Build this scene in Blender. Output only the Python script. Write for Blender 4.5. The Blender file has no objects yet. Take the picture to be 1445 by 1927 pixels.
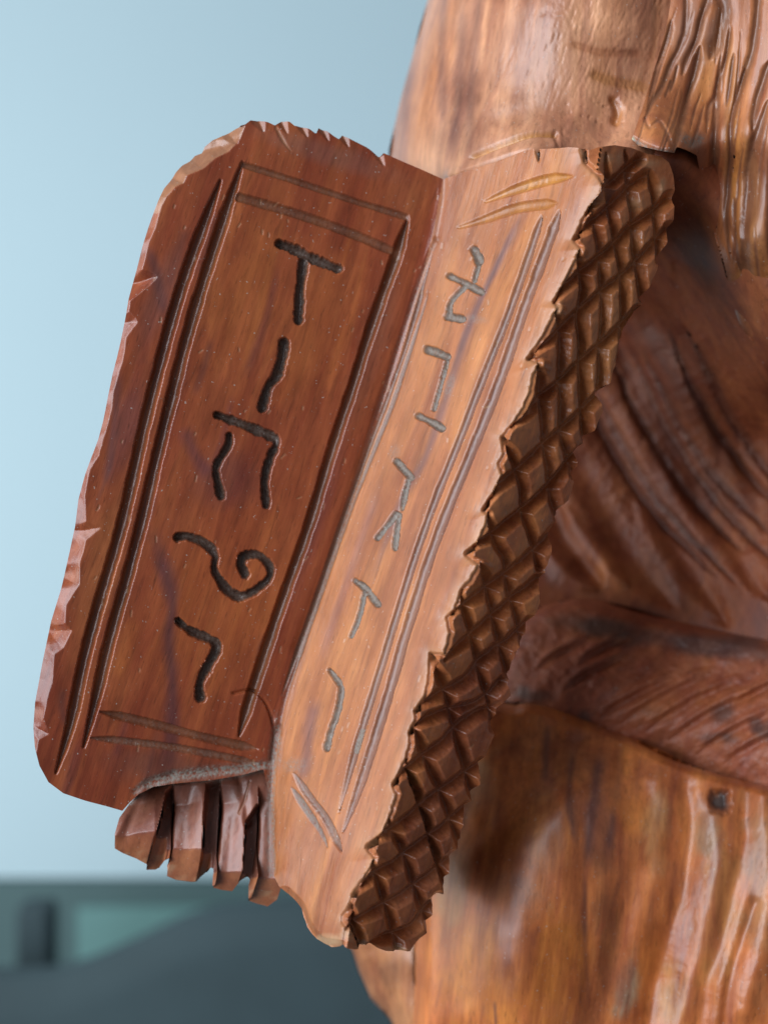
import bpy, math, random
import numpy as np

# ------------------------------------------------------------------ camera, world, lamps
F = 2326.0                      # focal length in pixels of the 1445 x 1927 photograph
CAM = np.array([0.0, 0.0, 1.2])
scene = bpy.context.scene
col = scene.collection

cd = bpy.data.cameras.new("camera")
cam = bpy.data.objects.new("camera", cd)
col.objects.link(cam)
cam.location = CAM
cam.rotation_euler = (math.radians(90), 0, 0)
cd.sensor_fit = 'VERTICAL'
cd.sensor_height = 24.0
cd.lens = 24.0 * F / 1927.0
cd.clip_start = 0.01
cd.clip_end = 50
cd.dof.use_dof = True
cd.dof.focus_distance = 0.287
cd.dof.aperture_fstop = 5.2
scene.camera = cam

world = bpy.data.worlds.new("World")
scene.world = world
world.use_nodes = True
wbg = world.node_tree.nodes['Background']
wbg.inputs[0].default_value = (0.85, 0.85, 0.90, 1)
wbg.inputs[1].default_value = 0.17


def area(name, loc, target, size, size_y, power, color):
    l = bpy.data.lights.new(name, 'AREA')
    l.shape = 'RECTANGLE'
    l.size = size
    l.size_y = size_y
    l.energy = power
    l.color = color
    o = bpy.data.objects.new(name, l)
    o.location = loc
    d = np.array(target) - np.array(loc)
    import mathutils
    o.rotation_euler = mathutils.Vector(d).to_track_quat('-Z', 'Y').to_euler()
    col.objects.link(o)
    return o


area("window_light", (-1.12, -0.66, 1.62), (0, 0.32, 1.2), 1.2, 1.8, 42, (0.84, 0.91, 1.0))
area("wall_fill_light", (-1.3, 0.55, 1.2), (-0.45, 1.55, 1.15), 1.0, 1.2, 10, (1.0, 0.97, 0.94))  # added fill lamp out of view, only brightens the wall

scene.view_settings.view_transform = 'Standard'
scene.view_settings.look = 'None'
scene.view_settings.exposure = 0.0
scene.view_settings.gamma = 1.0

# ------------------------------------------------------------------ numeric helpers
RNG = np.random.RandomState(7)
TAB = RNG.rand(256, 256)


def vnoise(x, y, seed=0):
    x = x + seed * 17.31
    y = y + seed * 9.77
    xi = np.floor(x).astype(int)
    yi = np.floor(y).astype(int)
    fx = x - xi
    fy = y - yi
    fx = fx * fx * (3 - 2 * fx)
    fy = fy * fy * (3 - 2 * fy)
    a = TAB[xi % 256, yi % 256]
    b = TAB[(xi + 1) % 256, yi % 256]
    c = TAB[xi % 256, (yi + 1) % 256]
    d = TAB[(xi + 1) % 256, (yi + 1) % 256]
    return (a * (1 - fx) + b * fx) * (1 - fy) + (c * (1 - fx) + d * fx) * fy


def fbm(x, y, seed=0, octv=4):
    s = 0
    a = 0.5
    for k in range(octv):
        s = s + a * (vnoise(x * 2 ** k, y * 2 ** k, seed + k * 3) - 0.5)
        a *= 0.55
    return s


def catmull(pts, step=5.0):
    p = np.array(pts, float)
    if len(p) == 2:
        n = max(2, int(np.hypot(*(p[1] - p[0])) / step))
        t = np.linspace(0, 1, n + 1)[:, None]
        return p[0] * (1 - t) + p[1] * t
    q = np.vstack([2 * p[0] - p[1], p, 2 * p[-1] - p[-2]])
    out = []
    for i in range(1, len(q) - 2):
        n = max(1, int(np.hypot(*(q[i + 1] - q[i])) / step))
        for k in range(n):
            t = k / n
            out.append(0.5 * ((2 * q[i]) + (-q[i - 1] + q[i + 1]) * t + (2 * q[i - 1] - 5 * q[i] + 4 * q[i + 1] - q[i + 2]) * t * t
                              + (-q[i - 1] + 3 * q[i] - 3 * q[i + 1] + q[i + 2]) * t ** 3))
    out.append(q[-2])
    return np.array(out)


def polydist(X, Y, P):
    """distance of points to polyline P, arc position 0..1, signed side and nearest point"""
    best = np.full(X.shape, 1e9)
    T = np.zeros(X.shape)
    S = np.zeros(X.shape)
    NX = np.zeros(X.shape)
    NY = np.zeros(X.shape)
    seg = np.hypot(*(P[1:] - P[:-1]).T)
    cum = np.concatenate([[0], np.cumsum(seg)])
    tot = max(cum[-1], 1e-6)
    for i in range(len(P) - 1):
        ax, ay = P[i]
        bx, by = P[i + 1]
        dx, dy = bx - ax, by - ay
        L2 = dx * dx + dy * dy
        if L2 < 1e-9:
            continue
        t = np.clip(((X - ax) * dx + (Y - ay) * dy) / L2, 0, 1)
        qx = ax + t * dx
        qy = ay + t * dy
        d = np.hypot(X - qx, Y - qy)
        m = d < best
        best = np.where(m, d, best)
        T = np.where(m, (cum[i] + t * seg[i]) / tot, T)
        S = np.where(m, dx * (Y - ay) - dy * (X - ax), S)
        NX = np.where(m, qx, NX)
        NY = np.where(m, qy, NY)
    return best, T, S, NX, NY


def inside(X, Y, P):
    r = np.zeros(X.shape, bool)
    n = len(P)
    for i in range(n):
        x1, y1 = P[i]
        x2, y2 = P[(i + 1) % n]
        if y1 == y2:
            continue
        c = ((y1 > Y) != (y2 > Y)) & (X < (x2 - x1) * (Y - y1) / (y2 - y1) + x1)
        r ^= c
    return r


def unproject(X, Y, D):
    return np.stack([CAM[0] + D * (X - 722.5) / F, CAM[1] + D, CAM[2] - D * (Y - 963.5) / F], -1)


def rbf(ctrl):
    c = np.array(ctrl, float)
    p = c[:, :2] / 500.0
    z = c[:, 2]
    n = len(c)

    def U(r):
        return np.where(r > 1e-9, r * r * np.log(r + 1e-12), 0)
    r = np.hypot(p[:, None, 0] - p[None, :, 0], p[:, None, 1] - p[None, :, 1])
    A = np.zeros((n + 3, n + 3))
    A[:n, :n] = U(r) + np.eye(n) * 1e-4
    A[:n, n] = 1
    A[:n, n + 1:] = p
    A[n, :n] = 1
    A[n + 1:, :n] = p.T
    w = np.linalg.solve(A, np.concatenate([z, [0, 0, 0]]))

    def f(X, Y):
        x = X / 500.0
        y = Y / 500.0
        s = w[n] + w[n + 1] * x + w[n + 2] * y
        for i in range(n):
            s = s + w[i] * U(np.hypot(x - p[i, 0], y - p[i, 1]))
        return s
    return f


def lin(r, g, b):
    f = lambda c: ((c / 255.0 + 0.055) / 1.055) ** 2.4 if c > 10 else c / 255 / 12.92
    return np.array([f(r), f(g), f(b)])


MM = 0.000125      # metres covered by one photograph pixel at the carving


class Relief:
    """A carved surface: base depth, relief cut along its own normal, wood colour, dust."""

    def __init__(s, outline, depth, pitch=1.7, tint=(0.36, 0.10, 0.035), toward=False):
        s.out = np.array(outline, float)
        x0, y0 = s.out.min(0) - pitch * 2
        x1, y1 = s.out.max(0) + pitch * 2
        xs = np.arange(x0, x1, pitch)
        ys = np.arange(y0, y1, pitch)
        s.X, s.Y = np.meshgrid(xs, ys)
        ins = inside(s.X, s.Y, s.out)
        q = ins[:-1, :-1] | ins[1:, :-1] | ins[:-1, 1:] | ins[1:, 1:]
        use = np.zeros(ins.shape, bool)
        use[:-1, :-1] |= q
        use[1:, :-1] |= q
        use[:-1, 1:] |= q
        use[1:, 1:] |= q
        snap = use & ~ins
        P = np.vstack([s.out, s.out[:1]])
        bx, by = s.X[snap], s.Y[snap]
        _, _, _, nx, ny = polydist(bx, by, P)
        s.X[snap] = nx
        s.Y[snap] = ny
        s.quad = q
        s.use = use
        s.D = depth(s.X, s.Y)
        s.D0 = None
        s.toward = toward
        s.h = np.zeros(s.X.shape)
        s.cut = np.zeros(s.X.shape)
        s.tint = np.zeros(s.X.shape + (3,)) + np.array(tint)
        s.dust = np.zeros(s.X.shape)
        s.wear = np.zeros(s.X.shape)
        s.lab = np.zeros(q.shape, int)
        s.CX = (s.X[:-1, :-1] + s.X[1:, 1:]) / 2
        s.CY = (s.Y[:-1, :-1] + s.Y[1:, 1:]) / 2

    def box(s, P, m):
        x0, y0 = P.min(0) - m
        x1, y1 = P.max(0) + m
        r = np.where((s.Y[:, 0] > y0) & (s.Y[:, 0] < y1))[0]
        # columns from an unsnapped-safe test
        c = np.where((np.median(s.X, 0) > x0) & (np.median(s.X, 0) < x1))[0]
        r = np.where((np.median(s.Y, 1) > y0) & (np.median(s.Y, 1) < y1))[0]
        if len(r) == 0 or len(c) == 0:
            return None
        return slice(r[0], r[-1] + 1), slice(c[0], c[-1] + 1)

    def stroke(s, pts, hw, depth, prof='U', taper=(0.0, 0.0), add=False, dust=0, tint=None, lab=0, jit=0.8, side=0, wear=0, where=None, smooth=0, rag_w=0.3, rag_e=0.12):
        P = catmull(pts)
        for _ in range(smooth):
            P[1:-1] = 0.25 * P[:-2] + 0.5 * P[1:-1] + 0.25 * P[2:]
        if jit:
            k = np.arange(len(P))
            P = P + np.stack([fbm(k * 0.11, k * 0 + 3.3, int(P[0, 0]) % 50, 2), fbm(k * 0.11, k * 0 + 8.3, int(P[0, 1]) % 50, 2)], -1) * 2 * jit
        b = s.box(P, hw * 1.6 + 6)
        if b is None:
            return
        X, Y = s.X[b], s.Y[b]
        d, t, sg, _, _ = polydist(X, Y, P)
        tlen = np.hypot(*(P[1:] - P[:-1]).T).sum()
        w = hw * np.ones_like(t)
        if taper[0]:
            w = w * np.clip(0.12 + t / taper[0], 0, 1) ** 0.7
        if taper[1]:
            w = w * np.clip(0.12 + (1 - t) / taper[1], 0, 1) ** 0.7
        w = w * (1 + rag_w * (fbm(t * tlen / 26, t * 0 + 1, int(P[0, 0]) % 30, 2)))
        u = d / w + rag_e * fbm(X / 5, Y / 7, 91, 2)
        u = np.maximum(u, 0)
        if prof == 'U':
            p = np.clip(1 - u ** 2.6, 0, 1) ** 0.8
        elif prof == 'V':
            p = np.clip(1 - u, 0, 1)
        elif prof == 'G':
            p = np.exp(-(u * 1.5) ** 2)
        elif prof == 'S':        # one steep wall, one long slope
            sd = np.where(sg * (side or 1) > 0, u, u * 2.6)
            p = np.clip(1 - sd, 0, 1)
        p = p * (w / hw) ** 0.6
        if where is not None:
            p = p * where(X, Y)
        if add:
            s.h[b] += -depth * MM * p
        else:
            s.cut[b] = np.minimum(s.cut[b], -depth * MM * p)
        m = np.clip(p * 1.5, 0, 1)
        if dust:
            s.dust[b] = np.maximum(s.dust[b], dust * m)
        if wear:
            s.wear[b] = np.maximum(s.wear[b], wear * m)
        if tint is not None:
            s.tint[b] = s.tint[b] * (1 - m[..., None]) + np.array(tint) * m[..., None]
        if lab:
            cx, cy = s.CX[b[0].start:b[0].stop - 1, b[1].start:b[1].stop - 1], s.CY[b[0].start:b[0].stop - 1, b[1].start:b[1].stop - 1]
            pm = (p[:-1, :-1] + p[1:, 1:] + p[1:, :-1] + p[:-1, 1:]) / 4
            L = s.lab[b[0].start:b[0].stop - 1, b[1].start:b[1].stop - 1]
            L[pm > 0.12] = lab

    def blob(s, cx, cy, rx, ry, ang, c, k=0.8, noise=0.35, dust=None):
        a = math.radians(ang)
        x = s.X - cx
        y = s.Y - cy
        u = (x * math.cos(a) + y * math.sin(a)) / rx
        v = (-x * math.sin(a) + y * math.cos(a)) / ry
        r = np.sqrt(u * u + v * v) + noise * 1.6 * fbm(s.X / 45, s.Y / 45, int(cx) % 20, 4)
        m = np.clip(1.3 - r, 0, 1)
        m = (m * m * (3 - 2 * m) * k)
        if dust is not None:
            s.dust = np.maximum(s.dust, m * dust)
        else:
            s.tint = s.tint * (1 - m[..., None]) + np.array(c) * m[..., None]

    def streak(s, pts, hw, c, k=0.7):
        P = catmull(pts, 12)
        b = s.box(P, hw * 2)
        if b is None:
            return
        X, Y = s.X[b], s.Y[b]
        d, t, sg, _, _ = polydist(X, Y, P)
        w = hw * (1 + 1.2 * fbm(X / 60, Y / 60, 5, 3))
        m = np.clip(1 - d / w, 0, 1)
        m = m * m * (3 - 2 * m) * k * np.clip(t * 6, 0, 1) * np.clip((1 - t) * 6, 0, 1)
        s.tint[b] = s.tint[b] * (1 - m[..., None]) + np.array(c) * m[..., None]

    def roll(s, pts, R, depth):
        """surface turns away near a silhouette line"""
        P = catmull(pts, 12)
        d, t, sg, _, _ = polydist(s.X, s.Y, P)
        u = np.clip(1 - d / R, 0, 1)
        s.D = s.D + depth * (1 - np.sqrt(np.clip(1 - u * u, 0, 1)))

    def finish(s, lean=0.33, figure=0.55):
        u_ = s.X + s.Y * lean
        f_ = 1 + figure * (fbm(u_ / 26, s.Y / 210, 61, 4) + 0.8 * fbm(s.X / 60, s.Y / 70, 71, 4) + 0.35 * fbm(u_ / 5, s.Y / 70, 81, 2))
        s.tint = s.tint * np.clip(f_, 0.35, 1.6)[..., None] ** np.array([0.8, 1.1, 1.25])
        s.h = s.h + s.cut
        base = unproject(s.X, s.Y, s.D)
        smooth_ = base if s.D0 is None else unproject(s.X, s.Y, s.D0)
        # regular-grid normals of the base
        gx = np.gradient(smooth_, axis=1)
        gy = np.gradient(smooth_, axis=0)
        n = np.cross(gx, gy)
        ln = np.linalg.norm(n, axis=-1, keepdims=True)
        n = n / np.maximum(ln, 1e-12)
        n = np.where((n[..., 1:2] > 0), -n, n)
        if s.toward:
            vd = -(base - CAM)
            n = vd / np.linalg.norm(vd, axis=-1, keepdims=True)
        if s.D0 is not None:
            # the gouge was held nearly upright to the viewer's side of the hatched face
            vd = -(base - CAM)
            vd /= np.linalg.norm(vd, axis=-1, keepdims=True)
            k_ = 0.5 * s.flat[..., None]
            n = n * (1 - k_) + vd * k_
        s.P = base + n * s.h[..., None]
        # vertex normals of the carved surface from the kept quads only
        P = s.P
        fn = np.cross(P[:-1, 1:] - P[1:, :-1], P[1:, 1:] - P[:-1, :-1])
        fn = np.where(fn[..., 1:2] > 0, -fn, fn)
        fn = fn * s.quad[..., None]
        N = np.zeros_like(P)
        N[:-1, :-1] += fn
        N[1:, :-1] += fn
        N[:-1, 1:] += fn
        N[1:, 1:] += fn
        N /= np.maximum(np.linalg.norm(N, axis=-1, keepdims=True), 1e-14)
        N = np.where(np.linalg.norm(N, axis=-1, keepdims=True) < 0.5, n, N)
        s.N = N

    def part(s, name, mask, mat, parent, label=None, skirt=0.0):
        q = s.quad & mask
        r, c = np.where(q)
        if len(r) == 0:
            return None
        W = s.X.shape[1]
        idx = np.stack([r * W + c, (r + 1) * W + c, (r + 1) * W + c + 1, r * W + c + 1], -1)
        uni, inv = np.unique(idx, return_inverse=True)
        faces = inv.reshape(-1, 4)
        V = s.P.reshape(-1, 3)[uni]
        N = s.N.reshape(-1, 3)[uni]
        T = s.tint.reshape(-1, 3)[uni]
        Du = s.dust.ravel()[uni]
        We = s.wear.ravel()[uni]
        if skirt:
            # boundary edges of the whole relief get real thickness, closed by a back sheet
            qf = s.quad
            e = []
            up = np.zeros_like(qf); up[1:] = qf[:-1]
            dn = np.zeros_like(qf); dn[:-1] = qf[1:]
            lf = np.zeros_like(qf); lf[:, 1:] = qf[:, :-1]
            rt = np.zeros_like(qf); rt[:, :-1] = qf[:, 1:]
            for m_, (a, b) in ((q & ~up, (3, 0)), (q & ~dn, (1, 2)), (q & ~lf, (0, 1)), (q & ~rt, (2, 3))):
                e.append(np.stack([np.where(m_)[0] * W + np.where(m_)[1]] * 2, -1) + np.array([[0, W, W + 1, 1][a], [0, W, W + 1, 1][b]]))
            e = np.concatenate(e)
            if len(e):
                ue, ie = np.unique(e, return_inverse=True)
                ie = ie.reshape(-1, 2)
                A = s.P.reshape(-1, 3)[ue]
                cen = A.mean(0)
                B = A + np.array([0, skirt, 0])
                if s.toward:      # sides of the body masses draw out slightly as they go back
                    B = CAM + (A - CAM) * (1 + skirt / 0.33)
                else:
                    B[:, 0] = cen[0] + (B[:, 0] - cen[0]) * 0.97
                    B[:, 2] = cen[2] + (B[:, 2] - cen[2]) * 0.985
                Cc = cen + np.array([0, skirt * 1.1, 0])
                n0 = len(V)
                k = len(ue)
                V = np.vstack([V, A, B, Cc[None]])
                side = A - cen
                side[:, 1] = 0
                side /= np.maximum(np.linalg.norm(side, axis=1, keepdims=True), 1e-9)
                N = np.vstack([N, side, side, [[0, 1, 0]]])
                te = s.tint.reshape(-1, 3)[ue]
                T = np.vstack([T, te, te, te[:1]])
                Du = np.concatenate([Du, np.zeros(2 * k + 1)])
                We = np.concatenate([We, np.zeros(2 * k + 1)])
                sk = np.stack([n0 + ie[:, 0], n0 + ie[:, 1], n0 + k + ie[:, 1], n0 + k + ie[:, 0]], -1)
                tri = np.stack([n0 + k + ie[:, 0], n0 + k + ie[:, 1], np.full(len(ie), n0 + 2 * k)], -1)
            else:
                sk = np.zeros((0, 4), int)
                tri = np.zeros((0, 3), int)
        else:
            sk = np.zeros((0, 4), int)
            tri = np.zeros((0, 3), int)
        quads = np.concatenate([faces, sk])
        return mesh_object(name, V - BASE, quads, tri, N, T, Du, We, mat, parent, label)


def mesh_object(name, V, quads, tri, N, T, Du, We, mat, parent, label=None):
    me = bpy.data.meshes.new(name)
    me.vertices.add(len(V))
    me.vertices.foreach_set('co', np.ascontiguousarray(V, dtype=np.float32).ravel())
    nl = len(quads) * 4 + len(tri) * 3
    me.loops.add(nl)
    me.loops.foreach_set('vertex_index', np.concatenate([quads.ravel(), tri.ravel()]).astype(np.int32))
    me.polygons.add(len(quads) + len(tri))
    ls = np.concatenate([np.arange(len(quads)) * 4, len(quads) * 4 + np.arange(len(tri)) * 3]).astype(np.int32)
    me.polygons.foreach_set('loop_start', ls)
    me.update(calc_edges=True)
    me.validate()
    me.polygons.foreach_set('use_smooth', np.ones(len(me.polygons), bool))
    a = me.attributes.new('tint', 'FLOAT_COLOR', 'POINT')
    a.data.foreach_set('color', np.hstack([T, np.ones((len(T), 1))]).astype(np.float32).ravel())
    a = me.attributes.new('dust', 'FLOAT', 'POINT')
    a.data.foreach_set('value', Du.astype(np.float32))
    a = me.attributes.new('wear', 'FLOAT', 'POINT')
    a.data.foreach_set('value', We.astype(np.float32))
    if len(me.vertices) == len(N):
        me.normals_split_custom_set_from_vertices(N.astype(np.float32))
    me.materials.append(mat)
    o = bpy.data.objects.new(name, me)
    o.parent = parent
    if label:
        o['label'] = label
    col.objects.link(o)
    return o


# ------------------------------------------------------------------ materials
def wood_material(name, grain_deg=18, rough=0.33, coat=0.35, stretch=9.0, bump=0.35, fine=1.0):
    m = bpy.data.materials.new(name)
    m.use_nodes = True
    nt = m.node_tree
    nd = nt.nodes
    L = nt.links.new
    b = nd['Principled BSDF']
    tc = nd.new('ShaderNodeTexCoord')
    rot = nd.new('ShaderNodeMapping')
    rot.inputs['Rotation'].default_value = (0, math.radians(grain_deg), 0)
    L(tc.outputs['Object'], rot.inputs['Vector'])
    mp = nd.new('ShaderNodeMapping')
    mp.inputs['Scale'].default_value = (1, 1, 1.0 / stretch)
    L(rot.outputs[0], mp.inputs['Vector'])

    def noise(scale, detail=5, rough_=0.6, src=mp, dist=0.0):
        n = nd.new('ShaderNodeTexNoise')
        n.inputs['Scale'].default_value = scale
        n.inputs['Detail'].default_value = detail
        n.inputs['Roughness'].default_value = rough_
        n.inputs['Distortion'].default_value = dist
        L(src.outputs[0], n.inputs['Vector'])
        return n

    def math_(op, a, b_=None, clamp=False):
        n = nd.new('ShaderNodeMath')
        n.operation = op
        n.use_clamp = clamp
        for i, v in enumerate((a, b_)):
            if v is None:
                continue
            if isinstance(v, (int, float)):
                n.inputs[i].default_value = v
            else:
                L(v, n.inputs[i])
        return n.outputs[0]

    at = nd.new('ShaderNodeAttribute')
    at.attribute_name = 'tint'
    du = nd.new('ShaderNodeAttribute')
    du.attribute_name = 'dust'
    we = nd.new('ShaderNodeAttribute')
    we.attribute_name = 'wear'
    g1 = noise(420, 6, 0.65, dist=0.6)       # fibres
    g2 = noise(110, 4, 0.6, dist=1.0)        # figure
    g3 = noise(2600, 3, 0.6)                 # pores
    v = math_('MULTIPLY_ADD', g1.outputs['Fac'], 0.9)
    nt.nodes[-1].inputs[2].default_value = 0.52
    v2 = math_('MULTIPLY_ADD', g2.outputs['Fac'], 1.0)
    nt.nodes[-1].inputs[2].default_value = 0.48
    f = math_('MULTIPLY', v, v2)
    # dark pores
    pr = nd.new('ShaderNodeMapRange')
    pr.inputs['From Min'].default_value = 0.60
    pr.inputs['From Max'].default_value = 0.72
    pr.inputs['To Min'].default_value = 1.0
    pr.inputs['To Max'].default_value = 0.62
    L(g3.outputs['Fac'], pr.inputs['Value'])
    f = math_('MULTIPLY', f, pr.outputs[0])
    g4 = noise(900, 2, 0.5, dist=0.3)        # thin dark grain lines
    lr = nd.new('ShaderNodeMapRange')
    lr.inputs['From Min'].default_value = 0.30
    lr.inputs['From Max'].default_value = 0.40
    lr.inputs['To Min'].default_value = 0.80
    lr.inputs['To Max'].default_value = 1.0
    L(g4.outputs['Fac'], lr.inputs['Value'])
    f = math_('MULTIPLY', f, lr.outputs[0])
    sc = nd.new('ShaderNodeVectorMath')
    sc.operation = 'SCALE'
    L(at.outputs['Color'], sc.inputs[0])
    L(f, sc.inputs['Scale'])
    # hue drift: some fibres redder
    hs = nd.new('ShaderNodeHueSaturation')
    L(sc.outputs[0], hs.inputs['Color'])
    hsv = nd.new('ShaderNodeMapRange')
    hsv.inputs['To Min'].default_value = 0.485
    hsv.inputs['To Max'].default_value = 0.515
    L(g2.outputs['Fac'], hsv.inputs['Value'])
    L(hsv.outputs[0], hs.inputs['Hue'])
    # dust: grey, clotted
    dn = nd.new('ShaderNodeTexNoise')
    dn.inputs['Scale'].default_value = 1500
    dn.inputs['Detail'].default_value = 5
    L(tc.outputs['Object'], dn.inputs['Vector'])
    dr = nd.new('ShaderNodeMapRange')
    dr.inputs['From Min'].default_value = 0.30
    dr.inputs['From Max'].default_value = 0.62
    L(dn.outputs['Fac'], dr.inputs['Value'])
    dfac = math_('MULTIPLY', du.outputs['Fac'], dr.outputs[0], True)
    dm = nd.new('ShaderNodeMix')
    dm.data_type = 'RGBA'
    L(dfac, dm.inputs[0])
    L(hs.outputs[0], dm.inputs[6])
    dm.inputs[7].default_value = (0.25, 0.225, 0.19, 1)
    # wear: varnish rubbed through to paler wood
    wn = math_('MULTIPLY', we.outputs['Fac'], math_('ADD', g1.outputs['Fac'], 0.35), True)
    wm = nd.new('ShaderNodeMix')
    wm.data_type = 'RGBA'
    L(wn, wm.inputs[0])
    L(dm.outputs[2], wm.inputs[6])
    wm.inputs[7].default_value = (0.50, 0.31, 0.17, 1)
    # lint specks
    sp = nd.new('ShaderNodeTexNoise')
    sp.inputs['Scale'].default_value = 1500
    sp.inputs['Detail'].default_value = 1
    L(tc.outputs['Object'], sp.inputs['Vector'])
    sr = nd.new('ShaderNodeMapRange')
    sr.inputs['From Min'].default_value = 0.735
    sr.inputs['From Max'].default_value = 0.775
    L(sp.outputs['Fac'], sr.inputs['Value'])
    sm = nd.new('ShaderNodeMix')
    sm.data_type = 'RGBA'
    L(math_('MULTIPLY', sr.outputs[0], 0.6), sm.inputs[0])
    L(wm.outputs[2], sm.inputs[6])
    sm.inputs[7].default_value = (0.5, 0.45, 0.4, 1)
    L(sm.outputs[2], b.inputs['Base Color'])
    # roughness
    r1 = math_('MULTIPLY_ADD', g2.outputs['Fac'], 0.22)
    nt.nodes[-1].inputs[2].default_value = rough - 0.10
    r2 = math_('ADD', r1, math_('MULTIPLY', dfac, 0.45), True)
    L(r2, b.inputs['Roughness'])
    b.inputs['Specular IOR Level'].default_value = 0.5
    L(math_('MULTIPLY', math_('SUBTRACT', 1.0, dfac, True), coat, True), b.inputs['Coat Weight'])
    b.inputs['Coat Roughness'].default_value = 0.27
    # bump
    hsum = math_('ADD', math_('MULTIPLY', g1.outputs['Fac'], 0.6), math_('MULTIPLY', g3.outputs['Fac'], -0.25 * fine))
    un = nd.new('ShaderNodeTexNoise')
    un.inputs['Scale'].default_value = 160
    un.inputs['Detail'].default_value = 3
    L(tc.outputs['Object'], un.inputs['Vector'])
    hsum = math_('ADD', hsum, math_('MULTIPLY', un.outputs['Fac'], 0.6))
    hsum = math_('ADD', hsum, math_('MULTIPLY', math_('MULTIPLY', dfac, dn.outputs['Fac']), 1.6))
    bp = nd.new('ShaderNodeBump')
    bp.inputs['Strength'].default_value = bump
    bp.inputs['Distance'].default_value = 0.0006
    L(hsum, bp.inputs['Height'])
    L(bp.outputs[0], b.inputs['Normal'])
    L(bp.outputs[0], b.inputs['Coat Normal'])
    return m


def plain_material(name, color, rough=0.8, scale=40, amount=0.1, bump=0.0, bscale=900):
    m = bpy.data.materials.new(name)
    m.use_nodes = True
    nt = m.node_tree
    nd = nt.nodes
    L = nt.links.new
    b = nd['Principled BSDF']
    tc = nd.new('ShaderNodeTexCoord')
    n = nd.new('ShaderNodeTexNoise')
    n.inputs['Scale'].default_value = scale
    n.inputs['Detail'].default_value = 4
    L(tc.outputs['Object'], n.inputs['Vector'])
    mr = nd.new('ShaderNodeMapRange')
    mr.inputs['To Min'].default_value = 1 - amount
    mr.inputs['To Max'].default_value = 1 + amount
    L(n.outputs['Fac'], mr.inputs['Value'])
    sc = nd.new('ShaderNodeVectorMath')
    sc.operation = 'SCALE'
    sc.inputs[0].default_value = color
    L(mr.outputs[0], sc.inputs['Scale'])
    L(sc.outputs[0], b.inputs['Base Color'])
    b.inputs['Roughness'].default_value = rough
    if bump:
        n2 = nd.new('ShaderNodeTexNoise')
        n2.inputs['Scale'].default_value = bscale
        L(tc.outputs['Object'], n2.inputs['Vector'])
        bp = nd.new('ShaderNodeBump')
        bp.inputs['Strength'].default_value = bump
        bp.inputs['Distance'].default_value = 0.001
        L(n2.outputs['Fac'], bp.inputs['Height'])
        L(bp.outputs[0], b.inputs['Normal'])
    return m


M_PAGE = wood_material("varnished_wood_book", -18, 0.30, 0.3, bump=0.22)
M_BODY = wood_material("varnished_wood_body", -6, 0.40, 0.40, stretch=7, bump=0.16)
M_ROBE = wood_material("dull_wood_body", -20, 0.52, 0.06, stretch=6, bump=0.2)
M_HATCH = wood_material("varnished_wood_edge", -18, 0.30, 0.35, bump=0.25)

# ------------------------------------------------------------------ the carved figure
BASE = np.array([0.10, 0.36, 1.02])
fig = bpy.data.objects.new("wooden_statue", None)
fig.location = BASE
fig['label'] = "varnished reddish-brown wooden carving of a bearded robed figure holding an open book engraved with letters"
fig['category'] = "statue"
col.objects.link(fig)


# ---- book: depth along the fold, ridge and outer edge
def curve(pts):
    a = np.array(sorted(pts), float)
    ys, xs = a[:, 0], a[:, 1]

    yd = np.arange(ys[0], ys[-1] + 1, 4.0)
    xd = np.interp(yd, ys, xs)
    for _ in range(120):
        xd[1:-1] = 0.25 * xd[:-2] + 0.5 * xd[1:-1] + 0.25 * xd[2:]

    def f(y):
        v = np.interp(y, yd, xd)
        v = np.where(y < ys[0], xs[0] + (y - ys[0]) * (xs[1] - xs[0]) / (ys[1] - ys[0]), v)
        return np.where(y > ys[-1], xs[-1] + (y - ys[-1]) * (xs[-1] - xs[-2]) / (ys[-1] - ys[-2]), v)
    return f


xL = curve([(226, 345), (400, 288), (560, 243), (750, 203), (940, 148), (1107, 116), (1250, 80), (1400, 50), (1600, 20)])
xG = curve([(226, 850), (335, 832), (440, 815), (520, 793), (700, 742), (830, 700), (960, 655), (1130, 598), (1290, 545), (1400, 518), (1500, 508), (1640, 506), (1790, 520)])
xR = curve([(280, 1130), (390, 1110), (480, 1080), (560, 1046), (670, 1005), (800, 964), (930, 928), (1030, 895), (1130, 864), (1230, 830), (1320, 797), (1420, 765), (1520, 736), (1610, 703), (1700, 662), (1790, 640)])
xH = curve([(280, 1275), (420, 1270), (500, 1244), (600, 1200), (700, 1158), (800, 1122), (900, 1088), (1000, 1050), (1100, 1024), (1200, 993), (1300, 963), (1400, 928), (1500, 897), (1600, 865), (1700, 826), (1790, 780)])


def bookD(X, Y):
    tot = 0
    for off, w in ((-14, 0.6), (-7, 1.0), (0, 1.2), (7, 1.0), (14, 0.6)):
        x = X + off
        a, b, c, d = xL(Y), xG(Y), xR(Y), xH(Y)
        DL, DG, DR, DH = 0.288, 0.3015, 0.271, 0.289
        t = (Y - 1000) / 800.0
        D1 = DL + (x - a) / (b - a) * (DG - DL)
        D2 = DG + (x - b) / (c - b) * (DR - DG)
        D3 = DR + (x - c) / np.maximum(d - c, 30) * (DH - DR)
        v = np.where(x < b, D1, np.where(x < c, D2, D3)) + 0.002 * t * t - 0.003 * t
        tot = tot + v * w
    return tot / 4.4


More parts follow.
